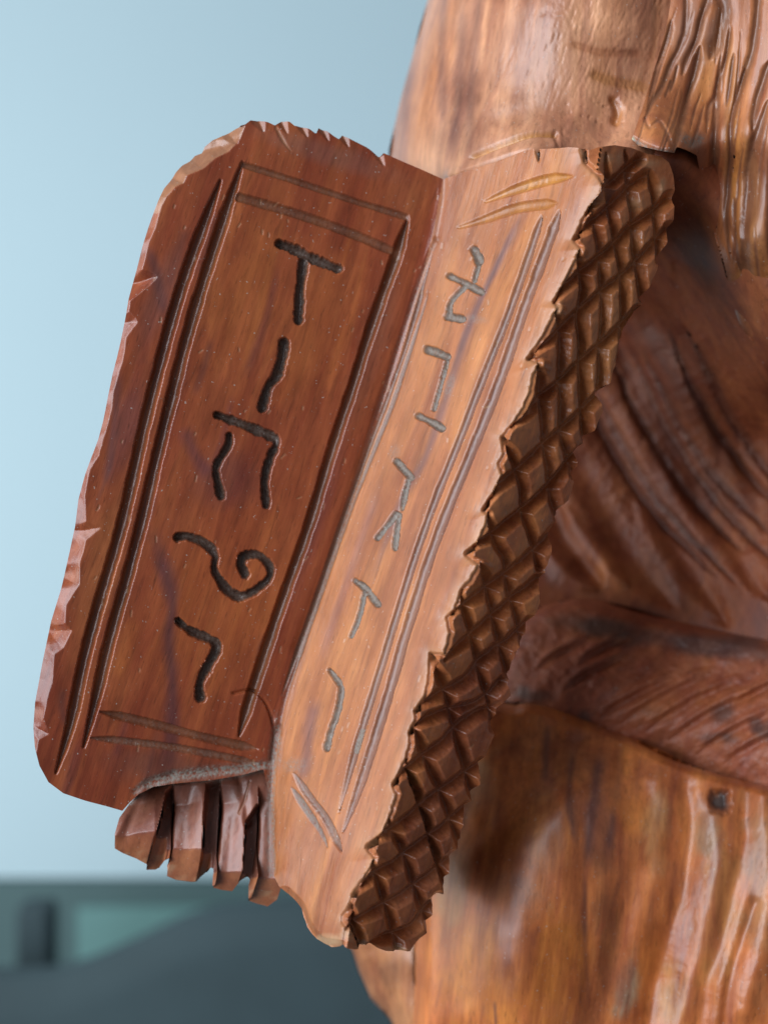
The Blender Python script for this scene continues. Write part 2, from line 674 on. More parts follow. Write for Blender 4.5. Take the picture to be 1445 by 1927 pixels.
TOP = [(832, 336), (800, 322), (760, 305), (722, 288), (715, 295), (690, 277), (660, 262), (645, 253), (638, 262), (628, 256), (615, 246), (600, 240),
       (595, 252), (583, 243), (570, 238), (555, 237), (545, 229), (530, 227), (518, 236), (505, 230), (490, 226), (472, 226), (462, 234), (445, 238),
       (430, 243), (415, 250), (404, 254), (388, 266), (383, 278), (370, 281), (360, 293), (345, 302), (332, 318), (322, 335), (310, 350), (301, 370),
       (291, 395), (280, 425), (268, 465), (258, 505), (250, 530), (243, 560), (238, 590), (228, 640), (221, 670), (212, 705), (203, 750), (195, 790),
       (186, 825), (172, 862), (161, 892), (148, 940), (142, 989), (130, 1045), (116, 1107), (96, 1173), (80, 1250), (66, 1326), (63, 1371), (66, 1406),
       (75, 1441), (92, 1472), (120, 1493), (162, 1507), (207, 1519), (231, 1526)]
MIDB = [(245, 1510), (262, 1494), (290, 1481), (325, 1475), (400, 1468), (460, 1458), (496, 1448), (507, 1500), (509, 1560), (512, 1640), (524, 1665), (536, 1684)]
BOT = [(548, 1694), (561, 1711), (566, 1728), (572, 1745), (580, 1757), (590, 1768), (602, 1775), (616, 1782), (630, 1781), (643, 1778), (654, 1785), (670, 1787), (684, 1785),
       (701, 1778), (712, 1785), (726, 1790), (740, 1791), (754, 1794), (772, 1790), (779, 1778), (790, 1766), (803, 1757), (808, 1742), (814, 1730), (820, 1710), (821, 1690),
       (829, 1686), (838, 1687), (845, 1679), (843, 1656), (851, 1629), (859, 1603), (867, 1597), (873, 1582), (871, 1565), (873, 1549), (884, 1524), (892, 1499), (903, 1477),
       (906, 1455), (913, 1430), (920, 1405), (932, 1378), (932, 1360), (941, 1337), (948, 1322), (961, 1308), (957, 1290), (966, 1262), (966, 1245), (973, 1224), (990, 1207),
       (991, 1198), (997, 1187), (1006, 1160), (1016, 1134), (1015, 1118), (1021, 1100), (1028, 1080), (1031, 1059), (1041, 1030), (1041, 1014), (1045, 998), (1055, 972), (1054, 962), (1061, 950),
       (1070, 940), (1080, 908), (1082, 892), (1090, 879), (1091, 860), (1092, 841), (1104, 826), (1119, 812), (1124, 795), (1134, 775), (1133, 755), (1129, 739), (1140, 728), (1149, 720),
       (1152, 700), (1158, 686), (1168, 676), (1172, 655), (1177, 637), (1181, 618), (1189, 606), (1200, 591), (1218, 549), (1239, 499), (1255, 462), (1266, 418), (1270, 366), (1266, 330),
       (1258, 306), (1244, 294), (1220, 290), (1187, 278), (1156, 273), (1125, 277), (1108, 283), (1100, 279), (1070, 277), (1048, 279), (1015, 280), (1010, 290), (1004, 280), (986, 284), (932, 305), (880, 321), (850, 331)]
OUT = TOP + MIDB + BOT
bk = Relief(OUT, bookD, pitch=1.75, tint=(0.285, 0.062, 0.021))

RIDGE = [(1097, 270), (1099, 305), (1120, 325), (1134, 342), (1134, 362), (1113, 387), (1097, 416), (1080, 451), (1093, 469), (1080, 498), (1060, 539), (1043, 568), (1050, 580), (1043, 593),
         (1023, 634), (993, 675), (1015, 682), (1005, 705), (996, 744), (986, 768), (964, 802), (944, 824), (949, 853), (940, 872), (947, 894), (930, 928), (908, 960), (919, 966), (917, 984),
         (900, 1023), (876, 1042), (900, 1062), (886, 1093), (869, 1110), (857, 1149), (842, 1163), (847, 1192), (837, 1233), (811, 1231), (808, 1272), (803, 1306), (781, 1338), (784, 1350), (772, 1379),
         (772, 1400), (765, 1430), (741, 1477), (748, 1494), (732, 1544), (721, 1571), (689, 1594), (707, 1616), (693, 1643), (662, 1685), (657, 1707), (643, 1729), (651, 1749), (640, 1800)]
rp = np.array(RIDGE, float)
hatch_poly = np.vstack([rp, [(1400, 1800), (1400, 270)]])
hv = inside(bk.X, bk.Y, hatch_poly)
hq = inside(bk.CX, bk.CY, hatch_poly)
leftq = (bk.CX < xG(bk.CY)) & ~hq
leftv = (bk.X < xG(bk.Y)) & ~hv

# the fold between right page and hatched side is ragged, cut away groove by groove
_k = np.arange(400)
rag = []
for i in range(len(rp) - 1):
    n_ = max(1, int(np.hypot(*(rp[i + 1] - rp[i])) / 5))
    for k in range(n_):
        rag.append(rp[i] + (rp[i + 1] - rp[i]) * k / n_)
rag = np.array(rag)
rag[:, 0] += 7 * fbm(np.arange(len(rag)) * 0.9, np.zeros(len(rag)), 3, 2)
hatch_poly = np.vstack([rag, [(640, 1800), (1400, 1800), (1400, 270)]])
hv = inside(bk.X, bk.Y, hatch_poly)
hq = inside(bk.CX, bk.CY, hatch_poly)
leftq = (bk.CX < xG(bk.CY)) & ~hq
leftv = (bk.X < xG(bk.Y)) & ~hv
gx_, rx_, ox_ = xG(bk.Y), xR(bk.Y), xH(bk.Y)
tt_ = (bk.Y - 1000) / 800.0
w0 = 0.002 * tt_ * tt_ - 0.003 * tt_
Dp = 0.3015 + (bk.X - gx_) / (rx_ - gx_) * (0.271 - 0.3015) + w0
Dh = 0.271 + (bk.X - rx_) / np.maximum(ox_ - rx_, 30) * 0.018 + w0
rdist, _, _, _, _ = polydist(bk.X, bk.Y, rag)
near = (bk.X > gx_ + 60)
Dn = np.where(hv, Dp + 17 * MM * np.clip(1 - rdist / 8, 0, 1) + np.where(Dh > Dp, np.minimum(3.0 * MM * rdist, Dh - Dp), 0.9 * MM * rdist), Dp - 0 * rdist + 1.6 * MM * 5 * np.clip(1 - rdist / 7, 0, 1) ** 2 + 9 * MM * np.clip(1 - rdist / 50, 0, 1) ** 2)
bk.D0 = bk.D.copy()
bk.flat = hv * np.clip(rdist / 14, 0, 1)
bk.D = np.where(near, Dn, bk.D)

# ---- wood colour of the two pages
LP = (0.400, 0.118, 0.036)
DK = (0.130, 0.042, 0.028)
bk.tint[~leftv & ~hv] = (0.45, 0.155, 0.054)
bk.tint[hv] = (0.50, 0.155, 0.052)
for a in ((470, 560, 80, 190, 15, (0.40, 0.115, 0.028), .6), (420, 1130, 120, 220, 15, (0.36, 0.09, 0.022), .6), (600, 620, 60, 160, 15, (0.38, 0.10, 0.028), .6),
          (420, 900, 70, 60, 10, (0.17, 0.05, 0.038), .55), (300, 560, 25, 120, 20, (0.2, 0.07, 0.05), .55), (240, 800, 30, 120, 15, (0.15, 0.045, 0.04), .6),
          (180, 1100, 40, 200, 15, (0.34, 0.11, 0.035), .5), (300, 1440, 110, 40, 5, (0.13, 0.05, 0.035), .6), (620, 290, 150, 25, 18, (0.24, 0.09, 0.06), .6),
          (700, 650, 30, 160, 17, (0.27, 0.085, 0.045), .6), (600, 960, 20, 200, 17, (0.25, 0.07, 0.05), .5), (760, 370, 40, 50, 10, (0.33, 0.10, 0.035), .5)):
    bk.blob(*a)
for i in range(34):
    x = 120 + RNG.rand() * 640
    y = 300 + RNG.rand() * 1150
    if x > float(xG(np.array(y))) - 30:
        continue
    L_ = 60 + RNG.rand() * 160
    bk.streak([(x, y), (x - L_ * .12, y + L_ * .5), (x - L_ * .3, y + L_)], 6 + 16 * RNG.rand(), ((0.13, 0.04, 0.03), (0.42, 0.11, 0.03), (0.17, 0.045, 0.035))[i % 3], .5)
rb = bk.tint.copy()
bk.streak([(345, 800), (370, 860), (400, 900)], 22, (0.12, 0.035, 0.04), .6)
bk.streak([(285, 985), (305, 1060), (325, 1130), (318, 1200), (325, 1290), (320, 1400), (300, 1470)], 26, (0.105, 0.035, 0.036), .8)
bk.streak([(280, 460), (300, 540), (310, 600)], 18, (0.10, 0.04, 0.04), .6)
bk.streak([(225, 690), (215, 800), (200, 920)], 16, (0.12, 0.045, 0.045), .6)
bk.streak([(120, 1290), (118, 1340), (135, 1380)], 14, (0.1, 0.04, 0.035), .5)
# right page: cool dark veins and warm orange fields
bk.streak([(1000, 370), (950, 470), (905, 560), (875, 640), (845, 730), (800, 860), (760, 930), (715, 1050), (690, 1120)], 13, (0.20, 0.095, 0.085), .75)
bk.streak([(980, 400), (880, 620), (850, 700)], 8, (0.16, 0.08, 0.08), .6)
bk.streak([(600, 1310), (585, 1360), (575, 1440), (560, 1480)], 18, (0.20, 0.085, 0.075), .7)
bk.streak([(720, 900), (640, 1130), (600, 1250)], 14, (0.33, 0.13, 0.09), .6)
rightv = ~leftv & ~hv
mm = rightv & (bk.X > 0)
for a in ((860, 880, 40, 120, 17, (0.50, 0.165, 0.045), .6), (800, 1100, 30, 140, 17, (0.50, 0.165, 0.045), .5), (700, 1300, 30, 160, 17, (0.48, 0.16, 0.05), .5),
          (980, 350, 60, 30, -15, (0.55, 0.19, 0.06), .5)):
    old = bk.tint.copy()
    bk.blob(*a)
    bk.tint[~rightv] = old[~rightv]

# ---- chipped outer bevel of the left page
INNER = [(462, 236), (452, 262), (430, 285), (405, 298), (382, 318), (352, 330), (345, 345), (330, 352), (312, 372), (304, 389), (292, 430), (280, 458), (268, 507), (290, 515), (297, 521), (280, 538), (245, 566), (243, 587),
         (255, 598), (259, 606), (238, 635), (231, 681), (214, 736), (210, 771), (196, 823), (188, 848), (186, 857), (169, 885), (160, 933), (163, 982), (180, 988), (191, 993), (162, 1017), (151, 1059),
         (150, 1100), (125, 1139), (123, 1173), (136, 1186), (120, 1219), (103, 1232), (99, 1285), (89, 1316), (82, 1351), (92, 1382), (73, 1392), (68, 1420)]
IN = np.array(INNER, float)
bev_poly = np.vstack([IN, [(20, 1420), (20, 236)]])
bv = inside(bk.X, bk.Y, bev_poly) & leftv
bb = bk.box(IN, 40)
d, t, sg, _, _ = polydist(bk.X[bb], bk.Y[bb], IN)
fac = 0.7 + 0.9 * vnoise(bk.Y[bb] / 26.0, bk.Y[bb] * 0, 4)
dd = np.where(bv[bb], d * fac, 0)
bk.h[bb] -= dd * 0.85 * MM
bk.h[bb] -= np.where(bv[bb], 1.3 * MM * np.abs(fbm(bk.X[bb] / 14, bk.Y[bb] / 22, 9, 2)) * 2, 0)
bk.wear[bb] = np.maximum(bk.wear[bb], np.where(bv[bb], 0.0 + 0.45 * (bk.Y[bb] < 400), 0))
# little chips on the upper rim
for (x, y, w_, a) in ((490, 232, 22, 60), (535, 236, 16, 60), (572, 243, 14, 60), (612, 250, 15, 60), (650, 262, 15, 55), (716, 297, 14, 50), (440, 255, 22, 50)):
    bk.stroke([(x - 8, y - 16), (x + 6, y + 14)], w_ * 0.7, 7, 'V', (0, .8), wear=0.2)
bk.stroke([(520, 240), (535, 268), (548, 285)], 5, 2.5, 'V', (0, .6), wear=.3)

# general hand-worked unevenness of the faces
bk.h += MM * (3.2 * fbm(bk.X / 90, bk.Y / 140, 2, 3) + 0.9 * fbm(bk.X / 22, bk.Y / 40, 12, 3))

# ---- border grooves and letters
NM = {}
cur = [0]


def lab(kind, host):
    cur[0] += 1
    NM[cur[0]] = (kind, host)
    return cur[0]


GR = dict(prof='U', jit=0.35, smooth=350)
gcol = (0.20, 0.058, 0.022)  # same wood as the page, darkened to paint shade into the grooves
l = lab('border_groove', 'L'); bk.stroke([(415, 340), (388, 416), (353, 500), (329, 580), (311, 649), (283, 754), (262, 841), (238, 965), (210, 1059), (179, 1163), (155, 1250), (141, 1337), (127, 1406), (106, 1455)], 12, 13, taper=(.10, .12), lab=l, tint=gcol, **GR)
l = lab('border_groove', 'L'); bk.stroke([(457, 305), (440, 354), (415, 430), (384, 528), (353, 625), (335, 702), (315, 788), (297, 847), (280, 937), (252, 1045), (224, 1145), (196, 1239), (179, 1337), (158, 1406)], 12, 13, taper=(.10, .12), lab=l, tint=gcol, **GR)
l = lab('border_groove', 'L'); bk.stroke([(457, 310), (520, 326), (589, 354), (659, 375), (763, 408)], 6.5, 7, lab=l, dust=.15, tint=gcol, **GR)
l = lab('border_groove', 'L'); bk.stroke([(450, 371), (520, 389), (589, 413), (659, 434), (742, 474)], 9, 8, lab=l, dust=.12, tint=gcol, **GR)
l = lab('border_groove', 'L'); bk.stroke([(768, 411), (749, 479), (721, 555), (693, 625), (673, 702), (645, 788), (624, 841), (600, 935), (570, 1030), (539, 1107), (520, 1163), (496, 1243), (471, 1309), (450, 1385)], 11, 12, taper=(.06, .05), lab=l, tint=gcol, **GR)
l = lab('border_groove', 'L'); bk.stroke([(190, 1340), (256, 1354), (336, 1375), (405, 1396), (485, 1410)], 9, 9, lab=l, dust=.15, taper=(.15, .1), tint=gcol, **GR)
l = lab('border_groove', 'L'); bk.stroke([(172, 1389), (256, 1396), (353, 1410), (440, 1427), (485, 1438)], 7.5, 7, lab=l, dust=.25, taper=(.15, .1), tint=gcol, **GR)
# broad hollow above the right border line (the plane inside sits a little lower)
bk.stroke([(797, 560), (745, 690), (700, 820), (655, 950), (600, 1110), (560, 1220)], 14, 4, 'G', add=True)

lc = (0.085, 0.036, 0.022)


def letter(host, strokes, hw, dep, dust, tint):
    l = lab('engraved_letter', host)
    for st in strokes:
        pts, k = st[0], st[1]
        bk.stroke(pts, hw * k, dep * min(1, k * 1.1), 'U', lab=l, dust=dust, tint=tint, jit=1.6, rag_w=0.9, rag_e=0.5)


Q = 9.5
letter('L', [([(526, 458), (554, 469), (596, 489), (636, 505)], .95), ([(573, 490), (566, 542), (561, 602)], 1)], Q, 15, .28, lc)
letter('L', [([(535, 645), (533, 667), (520, 708), (505, 730), (495, 768)], 1)], Q, 15, .28, lc)
letter('L', [([(409, 781), (457, 799), (509, 820), (521, 832), (509, 862), (499, 902), (501, 950)], .95), ([(432, 820), (429, 841), (408, 878), (411, 910), (417, 933)], .9)], Q, 15, .28, lc)
letter('L', [([(334, 1012), (353, 1010), (388, 1024), (405, 1045), (405, 1076), (426, 1107), (450, 1123), (478, 1113), (506, 1090), (508, 1066), (488, 1045), (461, 1047), (455, 1062), (462, 1081)], .95)], Q, 15, .28, lc)
letter('L', [([(336, 1169), (360, 1187), (405, 1208), (407, 1225), (391, 1257), (377, 1285), (377, 1312)], .95)], Q, 15, .28, lc)

rc = (0.18, 0.10, 0.065)
Q = 7.6
letter('R', [([(892, 470), (901, 490)], 1.05), ([(903, 488), (893, 528)], .6), ([(846, 519), (871, 531), (904, 548)], 1), ([(874, 540), (848, 570), (845, 590)], .75), ([(843, 596), (868, 601)], 1)], Q, 9, .8, rc)
letter('R', [([(805, 657), (841, 671)], 1), ([(842, 676), (829, 726), (815, 771)], .55), ([(786, 783), (812, 795), (830, 805)], 1)], Q, 9, .8, rc)
letter('R', [([(747, 869), (772, 898)], 1), ([(767, 905), (756, 958)], .65), ([(744, 967), (711, 1013)], .7), ([(750, 968), (743, 1032)], .65)], Q, 8, .9, rc)
letter('R', [([(668, 1093), (687, 1107), (710, 1137)], .95), ([(687, 1112), (675, 1161), (660, 1198)], .7)], Q, 8, .9, rc)
letter('R', [([(620, 1262), (640, 1293), (636, 1333), (624, 1370), (615, 1408)], .75)], Q, 9, .7, rc)
# dirt smears beside the engraving
bk.blob(846, 727, 9, 26, 15, None, .8, dust=.7)
bk.blob(895, 600, 22, 8, 10, None, .6, dust=.6)
bk.blob(741, 850, 10, 16, 15, None, .6, dust=.5)
bk.blob(555, 1440, 26, 16, 0, None, .7, dust=.6)
bk.blob(520, 1400, 12, 60, 3, None, .9, dust=.8)

og = (0.42, 0.17, 0.05)
dg = (0.23, 0.085, 0.045)
for pts, hw, dep, ti, du, tp in (
        ([(1074, 331), (1027, 338), (965, 358), (912, 379)], 10, 7, (0.50, 0.20, 0.045), 0, (.2, .5)),
        ([(1045, 381), (973, 391), (912, 412), (862, 428)], 10, 6, (0.45, 0.17, 0.045), 0, (.1, .6)),
        ([(1019, 405), (994, 486), (965, 568), (945, 625), (907, 708), (882, 783), (849, 866), (820, 932), (795, 1007), (766, 1090), (741, 1181), (708, 1281), (690, 1340), (660, 1440), (637, 1530)], 7, 6, dg, .1, (.03, .1)),
        ([(1052, 397), (1027, 473), (994, 556), (972, 617), (953, 683), (916, 779), (886, 849), (845, 949), (820, 1015), (799, 1077), (774, 1152), (741, 1273), (720, 1340), (690, 1440), (665, 1520), (645, 1565)], 9.5, 7, dg, .08, (.03, .1)),
        ([(812, 480), (805, 520), (780, 580), (763, 660), (739, 722), (707, 806), (650, 960), (600, 1110), (560, 1220), (530, 1310)], 4, 4, dg, .3, (.1, .1)),
        ([(806, 545), (778, 640), (748, 740), (715, 820), (680, 900), (640, 1010), (605, 1110), (575, 1200), (545, 1290)], 4.5, 3.5, dg, .45, (.15, .1)),
        ([(553, 1455), (582, 1499), (615, 1545), (642, 1602)], 7.5, 6, dg, .4, (.2, .15)),
        ([(549, 1482), (574, 1520), (603, 1566), (615, 1594)], 6.5, 4, dg, .8, (.2, .5))):
    l = lab('border_groove', 'R')
    bk.stroke(pts, hw, dep, 'U', taper=tp, lab=l, tint=ti, dust=du, jit=.4, smooth=350 if len(pts) > 6 else 3)
bk.stroke([(679, 1375), (668, 1415)], 5, 5, 'U', dust=.9, tint=rc)
for i in range(110):
    x = 180 + RNG.rand() * 900
    y = 330 + RNG.rand() * 1200
    a_ = 0.3 * RNG.randn()
    ln_ = 3 + 9 * RNG.rand()
    bk.stroke([(x, y), (x - math.sin(a_ + .3) * ln_, y + math.cos(a_ + .3) * ln_)], 1.9, 1.6, 'V', add=True, jit=0, wear=.4)
# crease between the pages, filled with dirt lower down
bk.stroke([(835, 330), (832, 380), (822, 450)], 8, 3, 'V', add=True, dust=.1)
bk.stroke([(822, 450), (790, 530), (760, 620), (700, 810), (655, 950), (598, 1120), (545, 1285), (522, 1380)], 7, 4, 'V', add=True, dust=.35)
bk.stroke([(522, 1370), (512, 1440), (508, 1520), (510, 1640)], 11, 7, 'V', add=True, dust=.8)
# rim of the thumb pad under the left page
bk.stroke([(440, 1306), (475, 1302), (500, 1325), (514, 1372), (508, 1430)], 6, 5, 'S', side=-1, add=True)
bk.stroke([(283, 1478), (330, 1462), (400, 1452), (470, 1446), (500, 1440)], 13, 5, 'G', add=True, dust=1)
bk.stroke([(255, 1490), (283, 1470), (330, 1455)], 9, 3, 'G', add=True, dust=.8)
# notch, knots on the top edge of the right page
bk.stroke([(1009, 278), (1012, 305)], 5, 8, 'V', (0, .7), dust=.3, tint=(.08, .04, .03))
bk.stroke([(1095, 282), (1102, 308)], 7, 7, 'V', (0, .7), dust=.3)

# ---- cross-hatched outer side
A = [[(1100, 402), (1130, 372), (1165, 336), (1205, 300)],
     [(1081, 449), (1112, 424), (1145, 397), (1187, 356), (1218, 330)],
     [(1043, 568), (1083, 526), (1145, 476), (1187, 435), (1228, 402), (1262, 372)],
     [(993, 675), (1040, 640), (1090, 592), (1145, 545), (1176, 520), (1224, 472), (1262, 430)],
     [(964, 802), (995, 783), (1020, 753), (1051, 727), (1087, 692), (1129, 657), (1165, 622), (1200, 585)],
     [(908, 960), (947, 913), (986, 882), (1020, 848), (1058, 814), (1092, 782), (1135, 742)],
     [(876, 1042), (900, 1025), (939, 1003), (978, 972), (1020, 937), (1045, 912), (1068, 882), (1095, 850)],
     [(851, 1156), (895, 1129), (928, 1103), (965, 1076), (997, 1052), (1025, 1026), (1055, 990)],
     [(837, 1243), (870, 1215), (895, 1195), (920, 1173), (944, 1153), (968, 1132), (1020, 1090)],
     [(781, 1338), (815, 1318), (847, 1301), (886, 1277), (910, 1248), (939, 1226), (968, 1204), (1000, 1175)],
     [(772, 1379), (809, 1355), (850, 1340), (895, 1328), (920, 1313), (950, 1285)],
     [(741, 1477), (770, 1452), (806, 1422), (837, 1398), (862, 1374), (895, 1350), (935, 1335)],
     [(689, 1594), (721, 1577), (754, 1558), (792, 1527), (831, 1494), (875, 1463), (910, 1438)],
     [(662, 1685), (710, 1650), (754, 1624), (776, 1606), (808, 1582), (842, 1557), (885, 1522)],
     [(650, 1748), (698, 1721), (754, 1692), (781, 1674), (823, 1643), (858, 1615)],
     [(690, 1779), (737, 1765), (779, 1749), (801, 1721), (830, 1690)]]
B = [[(1225, 320), (1236, 380), (1243, 440), (1244, 490)],
     [(1176, 284), (1186, 330), (1195, 400), (1199, 455), (1206, 511), (1212, 560)],
     [(1140, 288), (1150, 350), (1158, 416), (1170, 490), (1177, 545), (1177, 598), (1175, 640), (1170, 680)],
     [(1115, 375), (1131, 445), (1137, 501), (1139, 550), (1138, 610), (1136, 659), (1136, 695), (1133, 730)],
     [(1090, 470), (1104, 530), (1101, 575), (1098, 606), (1099, 647), (1099, 695), (1102, 745), (1104, 792), (1108, 825)],
     [(1046, 585), (1060, 620), (1061, 695), (1063, 744), (1063, 816), (1072, 853), (1082, 892)],
     [(1012, 680), (1020, 715), (1024, 756), (1028, 792), (1031, 829), (1035, 865), (1041, 901), (1045, 938), (1054, 975)],
     [(944, 824), (966, 855), (982, 890), (990, 925), (992, 965), (1002, 1006), (1012, 1035), (1022, 1070)],
     [(920, 964), (930, 995), (939, 1023), (956, 1057), (961, 1095), (967, 1120), (976, 1144), (983, 1180), (990, 1210)],
     [(905, 1059), (919, 1088), (926, 1120), (932, 1156), (940, 1190), (951, 1230), (962, 1270)],
     [(870, 1112), (881, 1161), (889, 1187), (898, 1221), (906, 1250), (917, 1289), (928, 1323), (933, 1370)],
     [(811, 1231), (828, 1265), (844, 1308), (857, 1350), (870, 1405), (881, 1441), (894, 1490), (900, 1500)],
     [(779, 1370), (787, 1383), (804, 1424), (821, 1462), (837, 1493), (853, 1535), (867, 1577), (874, 1600)],
     [(766, 1432), (776, 1461), (790, 1494), (801, 1522), (814, 1566), (829, 1625), (842, 1668), (848, 1690)],
     [(733, 1543), (750, 1575), (765, 1605), (778, 1652), (790, 1684), (803, 1722), (812, 1745)],
     [(704, 1622), (718, 1668), (732, 1707), (741, 1745), (753, 1792)],
     [(657, 1700), (668, 1740), (680, 1765), (690, 1795)]]
hm = lambda X, Y: np.ones(X.shape)
hs0 = bk.h.copy()
cs0 = bk.cut.copy()
for i, ln in enumerate(A):
    bk.stroke(ln, 30, 4, 'V', taper=(.2, 0), jit=0, add=True)
for i, ln in enumerate(B):
    bk.stroke(ln, 20, 3, 'V', taper=(.2, 0), jit=0, add=True)
for i, ln in enumerate(A):
    bk.stroke(ln, 14 + 4 * RNG.rand(), 26 + 10 * RNG.rand(), 'V', taper=(.3, 0), jit=4)
for i, ln in enumerate(B):
    bk.stroke(ln, 11 + 4 * RNG.rand(), 24 + 10 * RNG.rand(), 'V', taper=(.2, 0), jit=4)
# grooves only bite past the ridge as short pointed notches
rd, _, _, _, _ = polydist(bk.X, bk.Y, rp)
keep = hv | (rd < 3)
bk.h = np.where(keep | leftv, bk.h, np.maximum(bk.h, hs0))
bk.cut = np.where(keep | leftv, bk.cut, cs0)
m_h = hv
bk.h[m_h] += MM * (4 * fbm(bk.X[m_h] / 30, bk.Y[m_h] / 40, 22, 2) + 2.4 * fbm(bk.X[m_h] / 12, bk.Y[m_h] / 12, 21, 3))
for a in ((1150, 600, 80, 300, 20, (0.50, 0.19, 0.065), .6), (900, 1350, 60, 200, 20, (0.28, 0.072, 0.035), .6), (800, 1600, 60, 150, 20, (0.28, 0.085, 0.04), .5)):
    old = bk.tint.copy()
    bk.blob(*a)
    bk.tint[~hv] = old[~hv]
# rubbed ridge and pale broken corners
dr_, _, _, _, _ = polydist(bk.X, bk.Y, rp)
bk.wear = np.maximum(bk.wear, np.where(~hv, 0.33, 0.15) * np.exp(-(dr_ / 14) ** 2))
for (x, y, a, b_, k) in ((615, 1772, 34, 12, 1.0), (655, 1760, 18, 14, .7), (752, 1790, 24, 8, .9), (690, 1783, 24, 8, .6), (1050, 590, 8, 30, .6), (1118, 372, 16, 26, .4)):
    r = np.hypot((bk.X - x) / a, (bk.Y - y) / b_) + fbm(bk.X / 14, bk.Y / 14, 31, 3)
    bk.wear = np.maximum(bk.wear, np.clip(1.3 - r, 0, 1) * k)
for (x, y, a, b_, k) in ((1140, 298, 15, 12, .5), (1222, 308, 16, 10, .5), (1246, 352, 7, 18, .6), (1200, 382, 14, 12, .5), (1165, 300, 10, 16, .4)):
    r = np.hypot((bk.X - x) / a, (bk.Y - y) / b_) + fbm(bk.X / 14, bk.Y / 14, 31, 3)
    bk.wear = np.maximum(bk.wear, np.clip(1.3 - r, 0, 1) * k)
# the outline edges of the right page's foot round over
bk.stroke([(536, 1684), (561, 1711), (575, 1745), (600, 1775), (640, 1784)], 16, 9, 'V', add=True, jit=0)

bk.finish()

# labels of the hatched diamonds
iA = np.zeros(bk.CX.shape, int)
iB = np.zeros(bk.CX.shape, int)
for ln in A:
    a = np.array(ln, float)
    k0 = (a[1, 1] - a[0, 1]) / (a[1, 0] - a[0, 0])
    k1 = (a[-1, 1] - a[-2, 1]) / (a[-1, 0] - a[-2, 0])
    y = np.interp(bk.CX, a[:, 0], a[:, 1])
    y = np.where(bk.CX < a[0, 0], a[0, 1] + k0 * (bk.CX - a[0, 0]), y)
    y = np.where(bk.CX > a[-1, 0], a[-1, 1] + k1 * (bk.CX - a[-1, 0]), y)
    iA += (bk.CY > y)
for ln in B:
    a = np.array(ln, float)
    k0 = (a[1, 0] - a[0, 0]) / (a[1, 1] - a[0, 1])
    k1 = (a[-1, 0] - a[-2, 0]) / (a[-1, 1] - a[-2, 1])
    x = np.interp(bk.CY, a[:, 1], a[:, 0])
    x = np.where(bk.CY < a[0, 1], a[0, 0] + k0 * (bk.CY - a[0, 1]), x)
    x = np.where(bk.CY > a[-1, 1], a[-1, 0] + k1 * (bk.CY - a[-1, 1]), x)
    iB += (bk.CX > x)

skirt = 0.016
fr = bk.lab == 0
pL = bk.part('left_page', leftq & fr, M_PAGE, fig, 'dark red-brown left page engraved with five letters inside double border grooves', skirt)
pR = bk.part('right_page', ~leftq & ~hq & fr, M_PAGE, fig, 'paler right page with dust-filled letters', 0.034)
for k, (kind, host) in NM.items():
    mk = (bk.lab == k) & ~(hq if host == 'R' else np.zeros_like(hq))
    bk.part(kind, mk, M_PAGE, pL if host == 'L' else pR)
rest = hq & (bk.lab == 0)
ids = iA * 100 + iB
small = np.zeros_like(hq)
dlist = []
for v in np.unique(ids[rest & bk.quad]):
    m_ = rest & bk.quad & (ids == v)
    if m_.sum() < 60:
        small |= m_
    else:
        dlist.append(v)
pH = bk.part('cross_hatched_edge', (small & rest) | (hq & (bk.lab > 0)), M_HATCH, fig, 'thick outer edge of the book cut into crossing rows of diamonds', 0.034)
for v in dlist:
    bk.part('carved_diamond', rest & (ids == v), M_HATCH, pH, None, 0.034)

# ------------------------------------------------------------------ hand under the book
HO = [(231, 1527), (248, 1505), (265, 1488), (290, 1474), (325, 1468), (400, 1460), (460, 1450), (500, 1440), (520, 1470), (528, 1560), (530, 1640),
      (534, 1655), (532, 1690), (520, 1700), (504, 1695), (482, 1686), (478, 1652), (472, 1646), (465, 1650), (457, 1655), (449, 1671), (430, 1667), (408, 1659),
      (406, 1628), (398, 1625), (388, 1632), (380, 1643), (372, 1642), (345, 1634), (330, 1626), (326, 1600), (312, 1607), (292, 1606), (270, 1594), (245, 1583), (227, 1574), (222, 1558)]
hand_ctrl = [(230, 1520, .297), (300, 1480, .303), (400, 1470, .305), (500, 1460, .306), (230, 1600, .291), (330, 1640, .293), (420, 1660, .295), (520, 1700, .297)]
hd = Relief(HO, rbf(hand_ctrl), 1.6, tint=(0.30, 0.10, 0.06))
gaps = [([(292, 1470), (318, 1475), (312, 1530), (305, 1580), (300, 1615)], [(292, 1560), (312, 1480), (330, 1470)]),]
def gapcut(L_, R_):
    """cut a flat-bottomed slot between two walls"""
    poly = np.array(L_ + R_[::-1], float)
    b = hd.box(poly, 8)
    X, Y = hd.X[b], hd.Y[b]
    ins_ = inside(X, Y, poly)
    P = np.vstack([poly, poly[:1]])
    d, _, _, _, _ = polydist(X, Y, P)
    hd.h[b] = np.minimum(hd.h[b], np.where(ins_, -np.clip(d / 5.0, 0, 1) * 34 * MM, 0))
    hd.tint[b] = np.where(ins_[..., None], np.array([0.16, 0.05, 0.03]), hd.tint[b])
    return poly
gapcut([(312, 1490), (304, 1530), (292, 1575), (291, 1640)], [(327, 1474), (331, 1520), (330, 1580), (328, 1640)])
gapcut([(388, 1474), (383, 1530), (381, 1600), (379, 1680)], [(416, 1462), (420, 1520), (416, 1600), (408, 1680)])
gapcut([(484, 1512), (462, 1545), (459, 1600), (454, 1690)], [(490, 1515), (492, 1560), (489, 1610), (482, 1690)])
